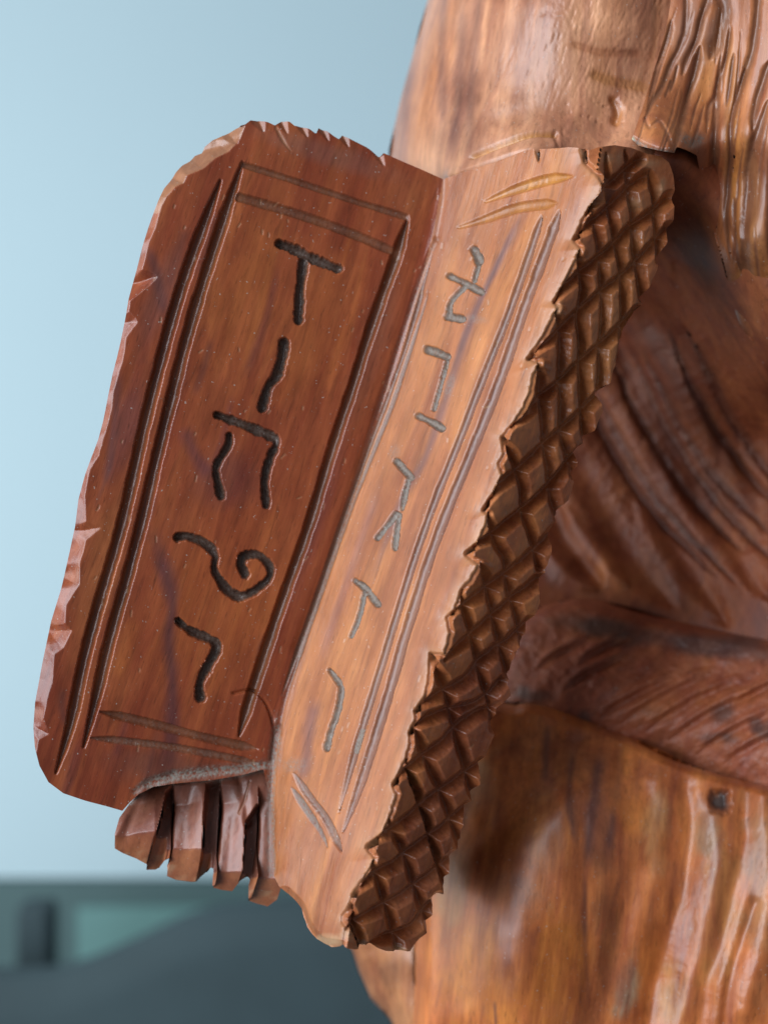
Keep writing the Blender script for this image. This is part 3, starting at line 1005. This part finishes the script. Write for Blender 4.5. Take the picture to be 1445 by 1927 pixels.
# blunt cut ends: lower facets turn under
E = np.array([(222, 1559), (250, 1566), (291, 1564), (330, 1588), (355, 1592), (380, 1597), (412, 1636), (455, 1640), (490, 1650), (534, 1654)], float)
ey = np.interp(hd.X, E[:, 0], E[:, 1])
# each finger ends at its own step
ey = np.where(hd.X < 318, np.interp(hd.X, [222, 291], [1559, 1564]), np.where(hd.X < 400, np.interp(hd.X, [330, 380], [1588, 1597]), np.where(hd.X < 470, np.interp(hd.X, [410, 455], [1636, 1640]), np.interp(hd.X, [490, 534], [1649, 1655]))))
hd.h -= np.clip(hd.Y - ey, 0, 60) * 1.7 * MM
endm = np.clip((hd.Y - ey) / 3, 0, 1)[..., None]
hd.tint = hd.tint * (1 - endm) + np.array([0.40, 0.13, 0.055]) * endm
for xa, xb in ((225, 292), (330, 380), (414, 458), (489, 532)):
    m_ = (hd.X > xa - 3) & (hd.X < xb + 3) & (hd.Y > 1478)
    hd.h -= np.where(m_, np.clip(xb - hd.X, 0, 80) * 0.55 * MM, 0) * np.clip((hd.Y - 1478) / 30, 0, 1)
# faces of the fingers: hollowed facets
for pts, w_, dp in (([(262, 1500), (245, 1560)], 16, 5), ([(358, 1480), (352, 1590)], 18, 4), ([(440, 1540), (432, 1640)], 16, 4), ([(508, 1530), (510, 1650)], 12, 3)):
    hd.stroke(pts, w_, dp, 'G', add=True)
hd.stroke([(266, 1490), (232, 1545), (224, 1560)], 12, -5, 'G', add=True)
hd.stroke([(452, 1465), (462, 1520), (466, 1545)], 14, 6, 'G', add=True)
hd.stroke([(470, 1470), (462, 1500), (450, 1530)], 3, 3, 'V', add=True, wear=.2)
hd.stroke([(250, 1500), (285, 1478), (340, 1468), (420, 1462), (500, 1445)], 9, 4, 'G', add=True, dust=.9)
hd.stroke([(508, 1440), (510, 1540), (512, 1645)], 9, 2, 'G', add=True, dust=.6)
hd.h += MM * 1.5 * fbm(hd.X / 20, hd.Y / 40, 3, 3)
hd.wear = np.maximum(hd.wear, np.where((hd.Y > ey + 22), .5, 0) * np.clip(vnoise(hd.X / 12, hd.Y / 8, 4) * 2 - .8, 0, 1))
hd.blob(430, 1490, 40, 20, 0, (0.12, 0.05, 0.035), .6)
hd.finish()
band = hd.CY < 1484 - (hd.CX - 300) * 0.08
pHand = hd.part('hand', band & (hd.CX > 265), M_BODY, fig, 'carved hand gripping the lower edge of the book from below', 0.02)
fb = [200, 310, 398, 475, 560]
for k in range(4):
    hd.part('finger', ~(band & (hd.CX > 265)) & (hd.CX >= fb[k]) & (hd.CX < fb[k + 1]), M_BODY, pHand, None, 0.02)

# ------------------------------------------------------------------ sleeve over the upper arm
SO = [(815, -60), (805, 0), (790, 50), (775, 110), (758, 170), (745, 225), (732, 280), (728, 330), (760, 380), (1000, 380), (1230, 380), (1290, 320), (1300, -60)]
sl = Relief(SO, rbf([(800, -40, .352), (740, 280, .345), (900, 0, .322), (860, 200, .318), (850, 330, .312), (1000, 0, .306), (1000, 180, .303), (1000, 290, .296), (1000, 380, .302),
                     (1150, 0, .300), (1150, 150, .301), (1150, 250, .300), (1180, 290, .2935), (1180, 380, .300), (1300, 0, .308), (1300, 200, .306), (1300, 320, .304), (750, 380, .345)]), 2.2, tint=(0.54, 0.23, 0.12))
sl.roll([(815, -60), (805, 0), (775, 110), (745, 225), (728, 330)], 45, 0.02)
for a in ((800, 150, 50, 200, 15, (0.48, 0.17, 0.06), .7), (880, 200, 50, 120, 10, (0.33, 0.13, 0.075), .6), (1000, 100, 90, 130, 10, (0.42, 0.20, 0.12), .6), (860, 260, 60, 40, 0, (0.36, 0.15, 0.08), .6)):
    sl.blob(*a)
for pts in ([(840, -50), (830, 100), (835, 260)], [(905, -40), (890, 120), (880, 300)], [(870, -20), (865, 150), (850, 300)]):
    sl.streak(pts, 16, (0.24, 0.115, 0.085), .55)
# hollow right of the highlight, gouged marks, fold along the lower hem
sl.stroke([(1110, 30), (1130, 90), (1160, 120), (1210, 140)], 80, 13, 'G', add=True)
sl.stroke([(1120, 140), (1160, 152), (1212, 160)], 16, 3, 'G', add=True, tint=(0.42, 0.16, 0.06))
sl.stroke([(1080, 82), (1130, 95), (1200, 98)], 11, 2, 'G', add=True, tint=(0.40, 0.15, 0.07))
sl.stroke([(1155, 188), (1162, 210), (1158, 228)], 12, 10, 'G', add=True, tint=(0.45, 0.17, 0.06))
sl.stroke([(890, 298), (950, 272), (1000, 255), (1042, 256)], 9, 8, 'S', side=-1, add=True, tint=(0.48, 0.20, 0.06))
sl.stroke([(850, 330), (920, 306), (985, 285), (1045, 276)], 16, -7, 'G', add=True)
sl.stroke([(1045, 250), (1048, 276)], 6, 5, 'V', add=True)
sl.stroke([(935, 225), (990, 212), (1060, 205)], 30, 6, 'G', add=True)
X, Y = sl.X, sl.Y
sl.h += MM * (5 * fbm(X / 150, Y / 180, 5, 2) + 1.2 * fbm(X / 36 + Y / 60, Y / 80, 6, 2) + 1.1 * fbm(X / 7, Y / 26, 16, 2) * (X > 900))
scr = np.clip(vnoise((X + Y * 0.35) / 3.5, Y / 22, 44) * 3 - 2.1, 0, 1) * np.clip((X - 880) / 100, 0, 1) * np.clip((260 - Y) / 120, 0, 1)
sl.h -= MM * 1.6 * scr
pits = np.clip(vnoise(X / 7, Y / 6, 54) * 4 - 3, 0, 1) * np.clip(1 - np.hypot((X - 1110) / 110, (Y - 220) / 70), 0, 1) * 2
sl.h -= MM * 2.2 * pits
sl.finish(0.1, 0.9)
sl.part('sleeve', np.ones(sl.quad.shape, bool), M_BODY, fig, 'smooth pale-sheened sleeve over the upper arm above the book', 0.06)

# ------------------------------------------------------------------ beard
BO = [(1268, -60), (1262, 0), (1252, 60), (1228, 138), (1208, 205), (1188, 262), (1200, 274), (1238, 283), (1268, 288), (1272, 276), (1290, 282), (1310, 292), (1318, 330), (1332, 372),
      (1338, 410), (1346, 450), (1360, 500), (1374, 560), (1390, 610), (1412, 640), (1450, 662), (1510, 690), (1510, -60)]
be = Relief(BO, rbf([(1260, -40, .303), (1230, 140, .300), (1190, 262, .2905), (1268, 288, .287), (1300, 100, .300), (1330, 320, .303), (1330, 200, .302), (1400, 0, .297), (1400, 250, .293),
                     (1400, 450, .297), (1400, 620, .317), (1460, 100, .292), (1500, 400, .292), (1500, 680, .316), (1345, 420, .308), (1380, 560, .316), (1510, 0, .292)]), 1.9, tint=(0.43, 0.14, 0.05), toward=True)
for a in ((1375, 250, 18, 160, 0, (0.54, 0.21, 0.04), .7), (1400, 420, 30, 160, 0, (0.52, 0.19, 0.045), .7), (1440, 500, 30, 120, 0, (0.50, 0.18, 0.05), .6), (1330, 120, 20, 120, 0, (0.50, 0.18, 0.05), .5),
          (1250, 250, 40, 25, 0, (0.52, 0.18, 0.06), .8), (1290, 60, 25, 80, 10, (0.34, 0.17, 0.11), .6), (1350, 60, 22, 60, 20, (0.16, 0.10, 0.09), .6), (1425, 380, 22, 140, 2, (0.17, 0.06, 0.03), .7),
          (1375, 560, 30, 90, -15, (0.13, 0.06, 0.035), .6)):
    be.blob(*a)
G = [([(1262, 37), (1255, 73), (1243, 104), (1230, 133)], 6, 9), ([(1292, -30), (1290, 42), (1278, 87), (1263, 116), (1245, 162), (1228, 193), (1214, 224)], 7, 12),
     ([(1336, -30), (1332, 0), (1319, 37), (1309, 79), (1292, 110), (1282, 141)], 8, 14), ([(1317, 87), (1309, 125), (1294, 176), (1284, 218), (1272, 262), (1268, 290)], 10, 22),
     ([(1350, -20), (1362, 20), (1352, 70), (1336, 110)], 16, 22), ([(1375, 48), (1369, 89), (1357, 135), (1345, 180), (1332, 205), (1328, 250)], 6, 14),
     ([(1352, 170), (1347, 218), (1344, 270), (1343, 330), (1340, 374), (1345, 430)], 9, 24), ([(1402, 130), (1386, 187), (1375, 240), (1375, 290), (1371, 330), (1369, 363), (1365, 400), (1368, 450), (1375, 490)], 7, 14),
     ([(1429, -30), (1421, 52), (1413, 104), (1398, 150), (1384, 200)], 9, 16), ([(1450, 110), (1431, 166), (1419, 208), (1415, 245)], 9, 18),
     ([(1445, 190), (1421, 262), (1410, 320), (1408, 374), (1402, 430), (1401, 480), (1404, 516), (1421, 578), (1440, 625)], 13, 24), ([(1381, 371), (1381, 423), (1387, 485), (1402, 520)], 5, 10),
     ([(1460, 250), (1452, 350), (1450, 450), (1470, 560)], 10, 16), ([(1480, -30), (1470, 80), (1462, 200)], 9, 16),
     ([(1275, 120), (1268, 150), (1258, 175)], 3, 7), ([(1262, 150), (1250, 185)], 3, 6), ([(1300, 150), (1288, 200), (1276, 240)], 4, 8), ([(1380, 100), (1372, 160), (1366, 200)], 4, 8)]
dkg = (0.10, 0.04, 0.025)
be.h += MM * (6 * fbm(be.X / 34, be.Y / 300, 8, 2) + 0.9 * fbm(be.X / 9, be.Y / 90, 18, 2))
for pts, w_, dp in G:
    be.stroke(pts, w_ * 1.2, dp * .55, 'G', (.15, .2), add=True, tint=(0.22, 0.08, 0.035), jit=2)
for i in range(46):
    x = 1215 + RNG.rand() * 270
    y = -20 + RNG.rand() * 560
    L_ = 60 + RNG.rand() * 130
    ln_ = -0.30 if x < 1330 else (-0.12 if y < 300 else 0.1)
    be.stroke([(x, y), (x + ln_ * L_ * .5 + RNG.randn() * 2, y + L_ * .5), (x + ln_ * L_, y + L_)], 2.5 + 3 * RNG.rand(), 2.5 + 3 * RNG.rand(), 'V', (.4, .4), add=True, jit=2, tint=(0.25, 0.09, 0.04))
be.stroke([(1188, 262), (1230, 283), (1268, 288)], 7, 6, 'V', add=True, dust=.8)
be.stroke([(1214, 224), (1222, 240), (1240, 228), (1255, 250), (1266, 280)], 5, 6, 'V', add=True, dust=.2)
be.stroke([(1290, 262), (1300, 272), (1316, 262)], 12, 4, 'G', add=True, dust=.9)
be.blob(1187, 262, 7, 6, 0, (0.7, 0.68, 0.42), 1.0, noise=.1)
be.blob(1310, 300, 22, 50, 0, (0.17, 0.07, 0.05), .8)
be.roll([(1318, 330), (1338, 410), (1360, 500), (1390, 610), (1450, 662), (1510, 690)], 26, 0.002)
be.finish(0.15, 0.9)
# locks between the main valleys
locks = [G[3], G[6], G[7], G[10]]
il = np.zeros(be.CX.shape, int)
for pts in ([(1292, -60), (1290, 42), (1278, 87), (1263, 116), (1245, 162), (1228, 193), (1214, 224), (1200, 300)], [(1336, -60), (1330, 0), (1317, 87), (1309, 125), (1294, 176), (1284, 218), (1272, 262), (1266, 300)],
            [(1378, -60), (1375, 48), (1369, 89), (1357, 135), (1352, 170), (1347, 218), (1344, 270), (1343, 330), (1340, 374), (1345, 430), (1350, 520)],
            [(1432, -60), (1421, 52), (1413, 104), (1402, 130), (1386, 187), (1375, 240), (1375, 290), (1371, 330), (1369, 363), (1368, 450), (1390, 530), (1420, 640)],
            [(1480, -60), (1460, 100), (1431, 166), (1421, 262), (1410, 320), (1408, 374), (1402, 430), (1401, 480), (1421, 578), (1450, 640)]):
    a = np.array(pts, float)
    il += be.CX > np.interp(be.CY, a[:, 1], a[:, 0])
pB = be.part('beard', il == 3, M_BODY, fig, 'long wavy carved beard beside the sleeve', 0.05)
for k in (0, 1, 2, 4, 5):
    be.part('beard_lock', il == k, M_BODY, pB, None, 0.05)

# ------------------------------------------------------------------ robe in the hollow behind the book
RO = [(930, 260), (1230, 260), (1240, 120), (1520, 120), (1520, 1290), (900, 1290), (900, 700)]
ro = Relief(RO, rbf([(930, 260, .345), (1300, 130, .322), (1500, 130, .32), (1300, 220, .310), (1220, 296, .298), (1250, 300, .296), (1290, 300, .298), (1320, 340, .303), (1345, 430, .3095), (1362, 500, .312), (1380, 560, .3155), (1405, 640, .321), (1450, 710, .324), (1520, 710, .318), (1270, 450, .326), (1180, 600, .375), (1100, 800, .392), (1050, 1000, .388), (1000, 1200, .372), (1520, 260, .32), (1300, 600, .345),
                     (1300, 800, .372), (1450, 800, .352), (1300, 1000, .372), (1450, 1050, .352), (1250, 1180, .366), (1450, 1280, .350), (900, 1290, .37), (900, 700, .40)]), 3.0, tint=(0.27, 0.070, 0.025), toward=True)  # tint darker than the other wood, standing in for the hollow's shade
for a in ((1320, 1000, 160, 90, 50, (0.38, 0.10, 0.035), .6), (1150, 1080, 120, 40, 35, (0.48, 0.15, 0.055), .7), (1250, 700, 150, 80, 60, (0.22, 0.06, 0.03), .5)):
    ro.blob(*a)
for pts, w_, dp in (([(1060, 820), (1101, 886), (1161, 998), (1203, 1064), (1264, 1138)], 34, 45), ([(1090, 700), (1119, 784), (1199, 938), (1255, 1017), (1297, 1078), (1367, 1171)], 34, 50),
                    ([(1150, 620), (1180, 681), (1246, 812), (1320, 947), (1395, 1059), (1445, 1124)], 36, 50), ([(1200, 560), (1227, 597), (1320, 704), (1390, 877), (1428, 994), (1480, 1100)], 36, 45),
                    ([(1270, 500), (1330, 620), (1400, 760), (1460, 900)], 34, 35), ([(1000, 900), (1060, 1000), (1110, 1070), (1130, 1100)], 26, 50)):
    ro.stroke(pts, w_ * 1.5, dp * .7, 'G', (.2, .2), add=True, jit=3)
for pts, w_, dp in (([(1218, 830), (1255, 877), (1297, 961), (1344, 1017), (1404, 1110)], 16, -28), ([(1199, 947), (1227, 1008), (1297, 1110), (1350, 1160)], 16, -28), ([(1362, 830), (1400, 947), (1428, 1008)], 14, -25),
                    ([(1063, 956), (1100, 1031), (1180, 1101)], 16, -40), ([(1020, 1030), (1070, 1080), (1119, 1110)], 14, -40)):
    ro.stroke(pts, w_ * 2.4, dp * .6, 'G', (.5, .5), add=True, jit=3)
for k in range(7):
    x0 = 1060 + k * 34 + RNG.rand() * 30
    y0 = 690 - k * 14 + RNG.rand() * 30
    L_ = 300 + RNG.rand() * 140
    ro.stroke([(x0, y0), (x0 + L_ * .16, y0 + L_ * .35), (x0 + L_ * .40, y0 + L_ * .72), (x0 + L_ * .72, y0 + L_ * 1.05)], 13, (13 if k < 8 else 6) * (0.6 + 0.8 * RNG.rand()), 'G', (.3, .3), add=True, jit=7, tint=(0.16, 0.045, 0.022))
ro.h += MM * (9 * fbm(ro.X / 90 - ro.Y / 160, ro.Y / 260, 8, 2))
ro.finish(-.6, 0.9)
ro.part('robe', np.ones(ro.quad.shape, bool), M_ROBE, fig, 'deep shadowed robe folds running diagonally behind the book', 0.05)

# ------------------------------------------------------------------ rough forearm band across the lap
FO = [(900, 1240), (960, 1180), (1010, 1142), (1060, 1130), (1110, 1126), (1180, 1140), (1260, 1165), (1340, 1182), (1420, 1198), (1520, 1215), (1520, 1520), (900, 1520)]
fo = Relief(FO, rbf([(900, 1240, .366), (1010, 1150, .364), (1100, 1180, .356), (1250, 1220, .350), (1450, 1240, .340), (1000, 1300, .352), (1200, 1330, .340), (1450, 1400, .326), (900, 1500, .36), (1500, 1520, .325), (1200, 1480, .35)]), 2.4, tint=(0.36, 0.10, 0.045), toward=True)
fo.roll([(960, 1180), (1010, 1142), (1060, 1130), (1110, 1126), (1260, 1165), (1420, 1198), (1520, 1215)], 26, 0.014)
for i in range(26):
    x = 980 + RNG.rand() * 480
    y = 1190 + RNG.rand() * 240
    fo.blob(x, y, 12 + RNG.rand() * 34, 8 + RNG.rand() * 14, -20 + RNG.rand() * 20, ((0.10, 0.055, 0.045) if i % 2 else (0.44, 0.13, 0.045)), .7)
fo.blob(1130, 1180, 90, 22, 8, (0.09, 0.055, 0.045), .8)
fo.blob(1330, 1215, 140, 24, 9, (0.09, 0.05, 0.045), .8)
for (x, y, L_) in ((1130, 1350, 130), (1170, 1360, 170), (1215, 1375, 170), (1260, 1392, 180), (1310, 1420, 160), (1360, 1440, 130), (1060, 1300, 110), (1010, 1260, 100), (1090, 1250, 90), (1380, 1330, 90)):
    fo.stroke([(x, y), (x + L_ * .5, y - L_ * .30), (x + L_, y - L_ * .52)], 12, 9, 'G', (.4, .4), add=True, jit=3)
    fo.stroke([(x, y - 16), (x + L_ * .5, y - 16 - L_ * .30), (x + L_, y - 16 - L_ * .52)], 9, -8, 'G', (.3, .3), add=True, jit=3)
fo.h += MM * (12 * fbm(fo.X / 30, fo.Y / 24, 8, 4))
fo.finish(1.0, 0.6)
fo.part('forearm', np.ones(fo.quad.shape, bool), M_ROBE, fig, 'roughly gouged blotchy band above the knee', 0.05)

# ------------------------------------------------------------------ knee and skirt of the robe
KO = [(772, 1990), (778, 1900), (782, 1800), (775, 1700), (775, 1600), (790, 1490), (815, 1400), (850, 1345), (905, 1315), (965, 1318), (1040, 1332), (1100, 1350), (1150, 1370), (1200, 1392), (1250, 1415), (1300, 1440),
      (1360, 1460), (1445, 1480), (1520, 1495), (1520, 1990)]
kn = Relief(KO, rbf([(780, 1990, .336), (800, 1750, .333), (870, 1500, .334), (950, 1340, .342), (1000, 1450, .330), (980, 1540, .3215), (980, 1650, .3150), (880, 1650, .3235), (930, 1750, .3150), (970, 1760, .3115), (950, 1930, .313), (1080, 1500, .320), (1100, 1700, .3135),
                     (1100, 1930, .314), (1150, 1380, .340), (1250, 1430, .330), (1240, 1600, .322), (1220, 1850, .320), (1350, 1600, .318), (1350, 1850, .312), (1450, 1500, .322), (1500, 1700, .312), (1500, 1950, .308)]), 2.2, tint=(0.56, 0.158, 0.042), toward=True)
kn.roll([(772, 1990), (782, 1800), (775, 1600), (815, 1400), (905, 1315), (965, 1318)], 34, 0.016)
kn.roll([(905, 1315), (965, 1318), (1040, 1332), (1150, 1370), (1300, 1440), (1520, 1495)], 22, 0.008)
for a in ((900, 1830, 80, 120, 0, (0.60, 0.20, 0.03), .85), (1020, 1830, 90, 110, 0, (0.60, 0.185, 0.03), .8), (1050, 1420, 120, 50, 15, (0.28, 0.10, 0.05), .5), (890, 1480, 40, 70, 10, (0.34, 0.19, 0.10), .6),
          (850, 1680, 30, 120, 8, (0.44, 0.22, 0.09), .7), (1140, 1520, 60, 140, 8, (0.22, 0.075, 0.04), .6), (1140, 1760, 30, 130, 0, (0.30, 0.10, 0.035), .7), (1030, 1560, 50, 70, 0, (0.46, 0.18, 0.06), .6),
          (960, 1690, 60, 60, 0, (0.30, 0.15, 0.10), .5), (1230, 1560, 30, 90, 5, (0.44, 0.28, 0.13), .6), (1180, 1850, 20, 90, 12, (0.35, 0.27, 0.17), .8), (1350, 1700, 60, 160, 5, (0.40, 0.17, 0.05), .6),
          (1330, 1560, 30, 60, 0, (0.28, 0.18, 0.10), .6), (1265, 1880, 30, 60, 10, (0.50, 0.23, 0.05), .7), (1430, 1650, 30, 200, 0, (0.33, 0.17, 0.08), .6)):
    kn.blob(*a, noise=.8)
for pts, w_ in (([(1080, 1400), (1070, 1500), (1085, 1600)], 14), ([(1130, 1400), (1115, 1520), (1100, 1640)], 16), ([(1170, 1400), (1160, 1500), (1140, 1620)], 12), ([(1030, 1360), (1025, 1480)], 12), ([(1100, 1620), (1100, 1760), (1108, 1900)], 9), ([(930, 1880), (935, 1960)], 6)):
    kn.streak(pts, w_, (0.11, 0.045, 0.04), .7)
for pts, w_, dp in (([(1190, 1640), (1165, 1760), (1140, 1860), (1130, 1960)], 30, 8), ([(1290, 1480), (1300, 1560), (1285, 1660), (1250, 1780), (1225, 1880), (1205, 1980)], 26, 10), ([(1240, 1440), (1245, 1560), (1235, 1660), (1205, 1760), (1185, 1900)], 34, -8),
                    ([(1400, 1480), (1395, 1600), (1360, 1760), (1330, 1860), (1310, 1980)], 28, 10), ([(1345, 1540), (1345, 1640), (1325, 1740), (1290, 1860), (1270, 1960)], 34, -8), ([(1090, 1400), (1096, 1600), (1102, 1750), (1110, 1990)], 26, 7),
                    ([(1440, 1500), (1450, 1700), (1400, 1900)], 34, -12), ([(1420, 1700), (1380, 1820), (1360, 1960)], 18, 8)):
    kn.stroke(pts, w_, dp, 'G', add=True, jit=4)
# square drilled hole between two folds
b = kn.box(np.array([(1325, 1478), (1385, 1540)]), 20)
u = np.maximum(np.hypot(kn.X[b] - 1354, 0) / 21, np.abs(kn.Y[b] - 1508) / 25)
u = 0.6 * u + 0.4 * np.hypot((kn.X[b] - 1354) / 21, (kn.Y[b] - 1508) / 25) + 0.6 * fbm(kn.X[b] / 12, kn.Y[b] / 12, 5, 2)
m_ = np.clip((1.1 - u) * 1.6, 0, 1)
kn.h[b] -= m_ * 20 * MM
kn.tint[b] = kn.tint[b] * (1 - m_[..., None]) + np.array([0.09, 0.06, 0.05]) * m_[..., None]
kn.h += MM * (12 * fbm(kn.X / 90, kn.Y / 150, 8, 3) + 1.6 * fbm(kn.X / 22, kn.Y / 90, 12, 2) * np.clip((kn.X - 1120) / 100, 0.1, 1))
for i in range(70):
    x = 800 + RNG.rand() * 660
    y = 1350 + RNG.rand() * 600
    L_ = 40 + RNG.rand() * 140
    kn.streak([(x, y), (x - 5 - RNG.rand() * 14, y + L_ * .5), (x - 14, y + L_)], 3 + 9 * RNG.rand(), ((0.30, 0.08, 0.035), (0.58, 0.18, 0.045), (0.36, 0.085, 0.03))[i % 3], .5)
for i in range(26):
    kn.blob(800 + RNG.rand() * 660, 1350 + RNG.rand() * 600, 20 + 40 * RNG.rand(), 30 + 60 * RNG.rand(), 0, ((0.36, 0.10, 0.04), (0.58, 0.16, 0.03))[i % 2], .45, noise=.8)
kn.finish(0.12, 0.9)
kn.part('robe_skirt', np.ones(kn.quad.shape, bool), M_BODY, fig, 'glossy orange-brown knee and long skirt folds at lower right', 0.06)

# lower left side of the robe showing past the book's foot
LO = [(650, 1770), (664, 1790), (675, 1825), (698, 1878), (735, 1918), (760, 1990), (860, 1990), (860, 1700), (700, 1700)]
lo = Relief(LO, rbf([(650, 1770, .372), (700, 1880, .372), (740, 1990, .372), (760, 1800, .358), (800, 1950, .355), (860, 1700, .36), (860, 1990, .36), (720, 1700, .368)]), 2.4, tint=(0.44, 0.17, 0.07), toward=True)
lo.roll([(650, 1770), (675, 1825), (698, 1878), (735, 1918), (760, 1990)], 30, 0.012)
lo.stroke([(796, 1760), (792, 1850), (802, 1990)], 14, 30, 'G', add=True, dust=.5)
lo.stroke([(700, 1790), (715, 1850), (760, 1930)], 20, 12, 'G', add=True)
lo.blob(735, 1830, 24, 30, 0, (0.28, 0.12, 0.06), .6)
lo.h += MM * 12 * fbm(lo.X / 40, lo.Y / 60, 8, 3)
lo.finish(0.1, 0.9)
lo.part('robe_side', np.ones(lo.quad.shape, bool), M_BODY, fig, 'blurred side of the robe below the foot of the book', 0.05)

# ------------------------------------------------------------------ the room behind
def box_mesh(name, x0, x1, y0, y1, z0, z1, mat, parent=None, bevel=0.0, kind=None):
    import bmesh
    bm = bmesh.new()
    bmesh.ops.create_cube(bm, size=1)
    for v in bm.verts:
        v.co.x = x0 + (v.co.x + .5) * (x1 - x0)
        v.co.y = y0 + (v.co.y + .5) * (y1 - y0)
        v.co.z = z0 + (v.co.z + .5) * (z1 - z0)
    if bevel:
        bmesh.ops.bevel(bm, geom=bm.edges[:], offset=bevel, segments=3, affect='EDGES', profile=.5)
    me = bpy.data.meshes.new(name)
    bm.to_mesh(me)
    bm.free()
    me.materials.append(mat)
    o = bpy.data.objects.new(name, me)
    if parent:
        o.parent = parent
    if kind:
        o['kind'] = kind
    col.objects.link(o)
    return o


def zat(py, D):
    return CAM[2] - D * (py - 963.5) / F


def xat(px, D):
    return D * (px - 722.5) / F


M_WALL = plain_material("pale_blue_wall", (0.53, 0.72, 0.79), 0.9, 1.2, 0.05, 0.4, 420)
M_TEAL = plain_material("teal_panel", (0.085, 0.16, 0.165), 0.7, 3, 0.12)
M_TEAL2 = plain_material("light_teal_panel", (0.16, 0.34, 0.33), 0.7, 3, 0.08)
M_DARK = plain_material("dark_blue_fabric", (0.040, 0.070, 0.080), 0.85, 9, 0.25, 0.5, 300)
M_FLOOR = plain_material("grey_floor", (0.10, 0.13, 0.15), 0.7, 6, 0.1)
WY = 1.55
wl = box_mesh('wall', -2.5, 2.5, WY, WY + .1, zat(1652, WY), 3.2, M_WALL, kind='structure')
dd_ = box_mesh('wall_base', -2.5, 2.5, WY - .006, WY + .1, 0, zat(1652, WY) - .002, M_TEAL, kind='structure')
fl = box_mesh('floor', -2.5, 2.5, -1.5, WY + .1, -.1, 0, M_FLOOR, kind='structure')

chair = bpy.data.objects.new('armchair', None)
chair.location = (-0.05, 1.15, 0)
chair['label'] = "out-of-focus dark blue-grey rounded upholstered chair below the pale blue wall"
chair['category'] = "armchair"
col.objects.link(chair)
cb = np.array(chair.location)
CY = 1.15
prof = [(-260, 1822), (60, 1822), (150, 1806), (210, 1782), (270, 1755), (340, 1722), (420, 1700), (520, 1689), (640, 1684), (800, 1690), (950, 1710), (1100, 1760), (1250, 1840)]
PP = catmull(prof, 14)
vs = []
fs = []
rings = [(0.0, .05), (-.010, .03), (-.02, 0.0), (-.02, -.0)]
n = len(PP)
secs = [(0.06, -0.08), (0.05, -0.03), (0.03, -0.009), (0.012, -0.006), (0.0, -0.012), (-0.006, -0.05), (-0.006, -0.9)]
for (dy, dz) in secs:
    for p in PP:
        D = CY
        vs.append((xat(p[0], D) - cb[0], D + dy - cb[1], max(0.02, zat(p[1], D) + dz)))
for j in range(len(secs) - 1):
    for i in range(n - 1):
        fs.append((j * n + i, j * n + i + 1, (j + 1) * n + i + 1, (j + 1) * n + i))
me = bpy.data.meshes.new('backrest')
me.from_pydata(vs, [], fs)
me.polygons.foreach_set('use_smooth', [True] * len(fs))
me.materials.append(M_DARK)
o = bpy.data.objects.new('backrest', me)
o.parent = chair
col.objects.link(o)
box_mesh('post', xat(38, 1.3) - cb[0], xat(104, 1.3) - cb[0], 1.28 - cb[1], 1.32 - cb[1], .05, zat(1697, 1.3), M_DARK, chair, .008)
pn = box_mesh('wall_panel', xat(150, WY), xat(620, WY), WY - .012, WY - .004, .05, zat(1702, WY), M_TEAL2, kind='structure')

print('objects', len(scene.objects), 'polys', sum(len(o.data.polygons) for o in scene.objects if o.type == 'MESH'))
